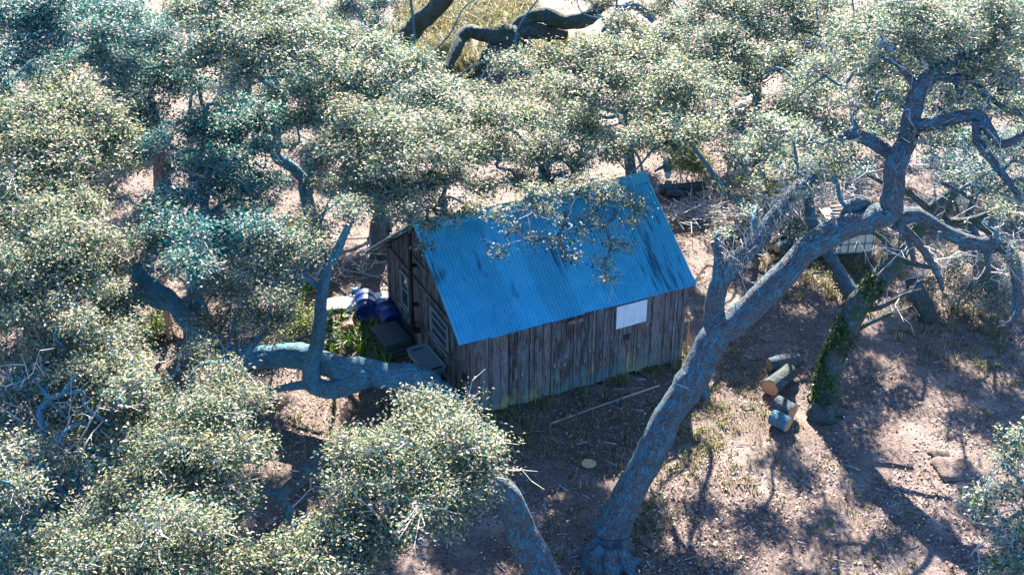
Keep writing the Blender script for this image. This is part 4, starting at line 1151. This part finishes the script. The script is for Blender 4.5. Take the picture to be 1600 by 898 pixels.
# ------------------------------------------------------------------ objects round the shed
def drum(p, yawd, pitchd, label):
    root = empty('plastic_drum', p)
    root.rotation_euler = (math.radians(90 + pitchd), 0, math.radians(yawd))
    root.scale = (.86, .86, .86)
    tag(root, label, 'drum', 'blue plastic drums')
    prof = [(-.44, .0), (-.44, .25), (-.425, .275), (-.40, .285), (-.20, .288), (-.18, .30), (-.14, .30), (-.12, .288), (.12, .288), (.14, .30), (.18, .30), (.20, .288), (.40, .285), (.425, .275), (.44, .25), (.425, .245), (.425, 0)]
    n = 32
    V, F = [], []
    for z, r in prof:
        for k in range(n):
            a = k / n * 2 * math.pi
            V.append((max(r, .001) * math.cos(a), max(r, .001) * math.sin(a), z))
    for i in range(len(prof) - 1):
        for k in range(n):
            k2 = (k + 1) % n
            F.append((i * n + k, i * n + k2, (i + 1) * n + k2, (i + 1) * n + k))
    mesh('body', V, F, M['drum'], root, True)
    for (bx, by) in ((.15, .05), (-.16, .02)):
        c = [(bx, by, .426), (bx, by, .445)]
        tube('bung', c, [.035, .032], M['drum'], root, 12)
    for zz in (.16, -.16):
        a = np.linspace(0, 2 * math.pi, 33)
        tube('rolling_hoop', np.c_[np.cos(a) * .298, np.sin(a) * .298, np.full(33, zz)], [.013] * 33, M['drum'], root, 6)


g = at(605, 490, .255); drum(tuple(g), 25, 4, 'blue plastic drum on its side nearer the shed windows')
g = at(571, 477, .255); drum(tuple(g), 8, 0, 'blue plastic drum lying half behind the other drum')

# crate and grey tray beside the gable
cr = empty('storage_crate', tuple(at(622, 556)), YAW + .05)
cr.scale = (.85, .8, .85)
tag(cr, 'dark slatted storage crate against the gable behind the grey tray', 'crate')
for sx in (-.33, .30):
    for sy in (-.1, .93):
        box('corner_post', sx, sx + .035, sy, sy + .035, 0, .44, M['crate'], cr)
for k in range(3):
    z0 = .04 + k * .14
    box('slat', -.345, -.332, -.1, .965, z0, z0 + .11, M['crate'], cr)
    box('slat', -.33, .335, -.116, -.102, z0, z0 + .11, M['crate'], cr)
    box('slat', .337, .35, -.1, .965, z0, z0 + .11, M['crate'], cr)
box('lid', -.36, .36, -.13, .98, .442, .465, M['crate'], cr, .008)

ca = empty('garden_cart', tuple(at(668, 598)), YAW + .1)
tag(ca, 'grey plastic cart tray with slotted near edge beside the shed gable', 'cart')


def tray():
    w, l, z0 = .245, .46, .62
    rc = .07
    pts = []
    for (cx, cy, a0) in ((w - rc, l - rc, 0), (-w + rc, l - rc, 90), (-w + rc, -l + rc, 180), (w - rc, -l + rc, 270)):
        for a in range(0, 91, 15):
            t = math.radians(a0 + a); pts.append((cx + rc * math.cos(t), cy + rc * math.sin(t)))
    n = len(pts)
    rings = [(.92, -.12), (1.0, .0), (1.0, .02), (.93, .025), (.90, -.01), (.86, -.02)]
    V, F = [], []
    tilt = .10
    for s, dz in rings:
        for x, y in pts:
            xx, yy = x * s, y * (1 - (1 - s) * w / l)
            V.append((xx, yy, z0 + dz + yy * tilt))
    for i in range(len(rings) - 1):
        for k in range(n):
            k2 = (k + 1) % n
            F.append((i * n + k, i * n + k2, (i + 1) * n + k2, (i + 1) * n + k))
    F.append(tuple(range((len(rings) - 1) * n, len(rings) * n)))
    F.append(tuple(range(n))[::-1])
    t = mesh('tray', V, F, M['tray'], ca)
    V, F = box_data(-.10, .16, -.40, -.335, z0 - .02 - .36 * tilt, z0 - .014 - .36 * tilt + .004)
    mesh('slot', V, F, M['dark'], t)
    V, F = box_data(-.18, -.125, -.40, -.345, z0 - .02 - .37 * tilt, z0 - .014 - .37 * tilt + .004)
    mesh('slot', V, F, M['dark'], t)
    box('slot', -.13, .13, .36, .39, z0 + .02, z0 + .026, M['dark'], t)
    for sx in (-.19, .15):
        for sy in (-.36, .32):
            box('leg', sx, sx + .04, sy, sy + .04, 0 if sy > 0 else 0, z0 - .09 + sy * tilt, M['iron'], ca)
    for sx in (-.245, .215):
        c = [(sx, -.30, .12), (sx + .03, -.30, .12)]
        w_ = tube('wheel', c, [.12, .12], M['iron'], ca, 18, smooth=False)
        tube('hub', [(sx - .012, -.30, .12), (sx + .042, -.30, .12)], [.04, .04], M['tray'], w_, 10)


tray()

# white sheet on the ground behind the weeds
ws = empty('white_sheet', tuple(at(556, 474)), 0.19)
tag(ws, 'weathered white corrugated sheet lying on the ground behind the blue drums', 'sheet')


def sheet():
    V, F = [], []
    xs = np.linspace(-.72, .72, 60); ys = np.linspace(-.30, .30, 5)
    for y in ys:
        for x in xs:
            V.append((x, y, .06 + .018 * math.sin(y * 40) + .02 * math.sin(x * 4 + y) + .012 * math.sin(x * 11)))
    nx = len(xs)
    for i in range(len(ys) - 1):
        for k in range(nx - 1):
            F.append((i * nx + k, i * nx + k + 1, (i + 1) * nx + k + 1, (i + 1) * nx + k))
    o = mesh('panel', V, F, M['sheet'], ws, True)
    so = o.modifiers.new('thick', 'SOLIDIFY'); so.thickness = .012
    box('batten', -.70, .70, -.02, .03, -.01, .035, M['plank'], ws)


sheet()


def lump(name, p, r, mat, label, cat, seed, flat=.7, group=None, parent=None):
    rng = np.random.default_rng(seed)
    V, F = [], []
    nu, nv = 16, 10
    ph = rng.uniform(0, 6.28, 6)
    for j in range(nv + 1):
        for i in range(nu):
            a = i / nu * 2 * math.pi; b = j / nv * math.pi
            d = np.array([math.cos(a) * math.sin(b), math.sin(a) * math.sin(b), math.cos(b)])
            k = 1 + .16 * math.sin(3 * d[0] * 2 + ph[0]) + .13 * math.sin(4 * d[1] * 1.7 + ph[1]) + .12 * math.sin(5 * d[2] + ph[2]) + .07 * math.sin(9 * d[0] + 7 * d[1] + ph[3])
            V.append(d * k * r * np.array([1, 1, flat]))
    for j in range(nv):
        for i in range(nu):
            i2 = (i + 1) % nu
            F.append((j * nu + i, (j + 1) * nu + i, (j + 1) * nu + i2, j * nu + i2))
    o = mesh(name, V, F, mat, parent, True, tuple(p))
    if label: tag(o, label, cat, group)
    return o


lump('crumpled_bag', at(545, 510, .1), .14, M['red'], 'crumpled faded red bag lying in the weeds', 'bag', 4, .6)
lump('plastic_scrap', at(555, 453, .05), .09, M['bluescrap'], 'small blue plastic scrap on the litter behind the white sheet', 'scrap', 5, .5)
lump('sandy_mound', at(1462, 710, -.02), .28, M['ground'], 'smaller of two low sandy mounds in the right clearing', 'mound', 6, .35)
lump('sandy_mound', at(1487, 735, -.02), .42, M['ground'], 'larger of two low sandy mounds in the right clearing', 'mound', 7, .3)


# cut logs
def log(p0, p1, r, label, matk, seed, ends=('cutwood', 'cutwood'), group='cut logs beside the ivy clad oak', taper=.94):
    a = at(*p0); b = at(*p1)
    root = empty('cut_log', tuple((a + b) / 2 * np.array([1, 1, 0]))); off = np.array(root.location)
    tag(root, label, 'log', group)
    C = catmull(np.array([a, (a * .6 + b * .4) + np.array([0, 0, .01]), b]), 6) - off
    R = np.linspace(r, r * taper, len(C))
    V, F, Bk = tube_data(C, R, 20, .10, seed, cap=False)
    mesh('bark', V, F, M[matk], root, True, None, {'bk': Bk})
    for e, idx, mk_ in ((0, 0, ends[0]), (1, len(C) - 1, ends[1])):
        ring = V[idx * 20:(idx + 1) * 20]
        cen = ring.mean(0)
        d = unit(C[idx] - C[1 if idx == 0 else -2])
        inner = cen + (ring - cen) * .93
        Vc = [tuple(v + d * .004) for v in inner] + [tuple(cen + d * .008)]
        Fc = [(k, (k + 1) % 20, 20) if e else ((k + 1) % 20, k, 20) for k in range(20)]
        mesh('cut_end', Vc, Fc, M[mk_], root)
        Fr = [(k, (k + 1) % 20, 20 + (k + 1) % 20, 20 + k) for k in range(20)]
        mesh('bark_rim', [tuple(v) for v in ring] + [tuple(v + d * .004) for v in inner], Fr, M[matk], root)


log((1202, 570, .14), (1247, 560, .14), .145, 'dark cut log in the shade farthest from the camera', 'bark', 1)
log((1203, 606, .19), (1235, 580, .17), .19, 'mossy cut log with orange end below the shaded log', 'bark_moss', 2)
log((1239, 643, .16), (1213, 628, .16), .155, 'cut log with orange end leaning on the lowest log', 'bark', 3)
log((1232, 664, .14), (1206, 651, .15), .15, 'lowest cut log of the pile with blue grey bark', 'bark_pale', 4)
log((1068, 303, .10), (1042, 302, .10), .10, 'tan split log end lying behind the right gable', 'bark', 5, group='cut logs behind the shed')
log((1030, 296, .12), (1100, 290, .12), .13, 'long dark log lying behind the right end of the shed', 'bark', 6, ('bark', 'bark'), group='cut logs behind the shed')
for i, (a, b, r) in enumerate([((1203, 385, .13), (1228, 375, .13), .12), ((1213, 388, .36), (1236, 376, .36), .11), ((1222, 393, .12), (1246, 384, .12), .12)]):
    log(a, b, r, ['left log of the dark firewood stack under the mossy fork', 'top log of the dark firewood stack under the mossy fork', 'right log of the dark firewood stack under the mossy fork'][i], 'bark', 20 + i, group='firewood stack')
log((203, 492, .16), (252, 528, .14), .13, 'black log lying by the wooden post', 'darkwood', 9, ('darkwood', 'darkwood'), group='logs left of the shed')

# wood slice
sl = empty('wood_slice', tuple(at(920, 729))); tag(sl, 'pale round wood slice lying on the shaded ground before the shed', 'wood slice')
ring = tube_data([(0, 0, .03), (0, 0, .085)], [.155, .15], 26, .04, 8, cap=False)
mesh('bark', ring[0], ring[1], M['bark'], sl, True, None, {'bk': ring[2]})
top = ring[0][26:]; Vt = [tuple(v + np.array([0, 0, .001])) for v in top * np.array([.96, .96, 1])] + [(0, 0, .087)]
mesh('cut_face', Vt, [(k, (k + 1) % 26, 26) for k in range(26)], M['slice'], sl)

# rusty pipe on the ground
c = np.array([at(862, 661, .03), at(920, 640, .04), at(980, 619, .04), at(1030, 602, .035)])
pp = tube('rusty_pipe', catmull(c, 5), [.022] * 16, M['rust'], None, 8); tag(pp, 'long thin rusty pipe lying along the front of the shed', 'pipe')
tube('white_sleeve', catmull(np.array([at(895, 649.4, .036), at(920, 640, .04), at(972, 621.7, .04)]), 4), [.026] * 9, M['cage'], pp, 8)
c = np.array([at(1035, 715, .02), at(1060, 735, .05)])


# posts
def post(px, py, h, label):
    g = at(px, py)
    r = empty('wooden_post', tuple(g)); tag(r, label, 'post', 'brown posts left of the shed')
    box('shaft', -.06, .06, -.06, .06, -.1, h, M['post'], r, .01)
    box('top_face', -.05, .05, -.05, .05, h + .001, h + .012, M['cutwood'], r)


post(267, 530, 1.15, 'brown square post below the leaning shaded trunk')
post(190, 462, 1.1, 'brown square post standing behind the shaded trunk at far left')


# caged water tote behind the leaning oak
def tote():
    g = at(1318, 392)
    r = empty('water_tote', tuple(g), .12); tag(r, 'white plastic water tote in a metal cage behind the leaning oak', 'water tote')
    box('tank', -.55, .55, -.45, .45, .16, 1.0, M['tank'], r, .06)
    box('pallet', -.6, .6, -.5, .5, .02, .13, M['cage'], r)
    for zz in (.2, .45, .7, .98):
        for yy in (-.485, .485):
            tube('cage_bar', [(-.58, yy, zz), (.58, yy, zz)], [.012, .012], M['cage'], r, 6)
        for xx in (-.585, .585):
            tube('cage_bar', [(xx, -.485, zz), (xx, .485, zz)], [.012, .012], M['cage'], r, 6)
    for xx in np.linspace(-.5, .5, 6):
        for yy in (-.5, .5):
            tube('cage_bar', [(xx, yy, .13), (xx, yy, 1.0)], [.012, .012], M['cage'], r, 6)
    for yy in np.linspace(-.4, .4, 4):
        for xx in (-.6, .6):
            tube('cage_bar', [(xx, yy, .13), (xx, yy, 1.0)], [.012, .012], M['cage'], r, 6)
    box('rim', -.60, .60, -.52, -.47, 1.0, 1.06, M['cage'], r)
    tube('filler_cap', [(0, 0, .99), (0, 0, 1.06)], [.09, .085], M['iron'], r, 14)
    for i in range(4):
        b_ = box('plank', -.55 + .02 * i, .5, -.35 + i * .2, -.22 + i * .2, 1.07 + .01 * i, 1.10 + .01 * i, M['plank'], None)
        b_.location = tuple(g); b_.rotation_euler = (0, .04 * i, .1 + .25 * (i - 1.5)); b_.name = 'loose_board'
        tag(b_, ['frontmost', 'second', 'third', 'rearmost'][i] + ' loose board lying on top of the caged water tote', 'board', 'boards on the water tote')


tote()


# brush pile and fallen twigs (uncountable)
def brush():
    rng = np.random.default_rng(33)
    A, Bp = [], []
    for (px, py, rad, n, h) in [(1240, 335, 1.1, 240, .6), (1285, 325, 1.0, 160, .6), (1110, 330, .9, 90, .3), (1150, 345, .9, 90, .3), (1075, 345, .6, 70, .25), (1330, 290, 1.0, 90, .4), (260, 335, 1.0, 60, .3), (300, 420, 1.0, 60, .2), (560, 420, .8, 50, .2), (1160, 215, .9, 60, .4), (1130, 220, .8, 50, .4)]:
        c = at(px, py)
        P = c + np.c_[rng.normal(0, rad * .5, n), rng.normal(0, rad * .6, n), rng.random(n) * h]
        d = unit(np.c_[rng.normal(0, 1, (n, 2)), rng.normal(0, .25, n)])
        A.append(P); Bp.append(P + d * rng.uniform(.2, .9, n)[:, None])
    n = 900
    y = 16 + 24 * rng.random(n); x = (rng.random(n) * 2 - 1) * y * .42
    P = np.c_[x, y, gz(x, y) + .02]; a = rng.uniform(0, 6.28, n)
    A.append(P); Bp.append(P + np.c_[np.cos(a), np.sin(a), rng.normal(0, .06, n)] * rng.uniform(.06, .28, n)[:, None])
    A = np.vstack(A); Bp = np.vstack(Bp)
    o = poly_mesh('brushwood', twig_quads(A, Bp, .012, .005), 4, M['twig'])
    tag(o, 'tangled grey sticks and brushwood scattered over the ground', 'brushwood', kind='stuff')


brush()

# mossy stump right, grey broken stub behind the roof, pale log behind, leaning boards
st = limb_tube('mossy_stump', [np.r_[at(1448, 496, 0), .24], np.r_[at(1444, 482, .25), .2], np.r_[at(1432, 455, .62), .18], np.r_[at(1425, 436, .9), .16]], M['bark_moss'], None, 16, .08, 81)
tag(st, 'short mossy stump right of the ivy clad trunk', 'stump')
sb = limb_tube('broken_stub', [np.r_[at(1044, 272, .1), .09], np.r_[at(1043, 262, .35), .11], np.r_[at(1042, 252, .55), .10]], M['bark_pale'], None, 12, .1, 82)
tag(sb, 'grey broken tree stub with white torn ends behind the roof corner', 'stump')
limb_tube('side_branch', [np.r_[at(1040, 258, .45), .05], np.r_[at(1030, 264, .4), .04], np.r_[at(1022, 268, .36), .02]], M['bark_pale'], sb, 8, .05, 83)
lump('torn_end', at(1042, 249, .6), .09, M['white'], None, None, 12, .8, None, sb)
lump('torn_end', at(1043, 270, .16) - np.array([0, .1, 0]), .09, M['white'], None, None, 13, 1.2, None, sb)
for i, (a, b) in enumerate([((1072, 556, 0), (1076, 500, .75)), ((1082, 548, 0), (1075, 512, .6)), ((1085, 560, 0), (1078, 520, .65))]):
    A_, B_ = at(*a), at(*b)
    lb = limb_tube('leaning_stick', [np.r_[A_, .03], np.r_[(A_ + B_) / 2, .028], np.r_[B_, .025]], M['post'], None, 6, .03, 90 + i)
    tag(lb, ['tallest', 'middle', 'right hand'][i] + ' brown stick leaning by the right corner of the shed', 'stick', 'sticks by the shed corner')
lg = empty('fallen_log', tuple(at(1165, 172))); tag(lg, 'pale fallen trunk section seen through a gap in the upper right crowns', 'log')
off = np.array(lg.location)
limb_tube('trunk', [np.r_[at(1122, 184, .2) - off, .26], np.r_[at(1150, 176, .25) - off, .28], np.r_[at(1182, 166, .3) - off, .27]], M['bark_red'], lg, 16, .08, 84)
tarp = lump('blue_tarp', at(1385, 72, 6.2), .2, M['bluescrap'], 'small bright blue scrap showing between leaves at upper right', 'tarp', 14, .8)
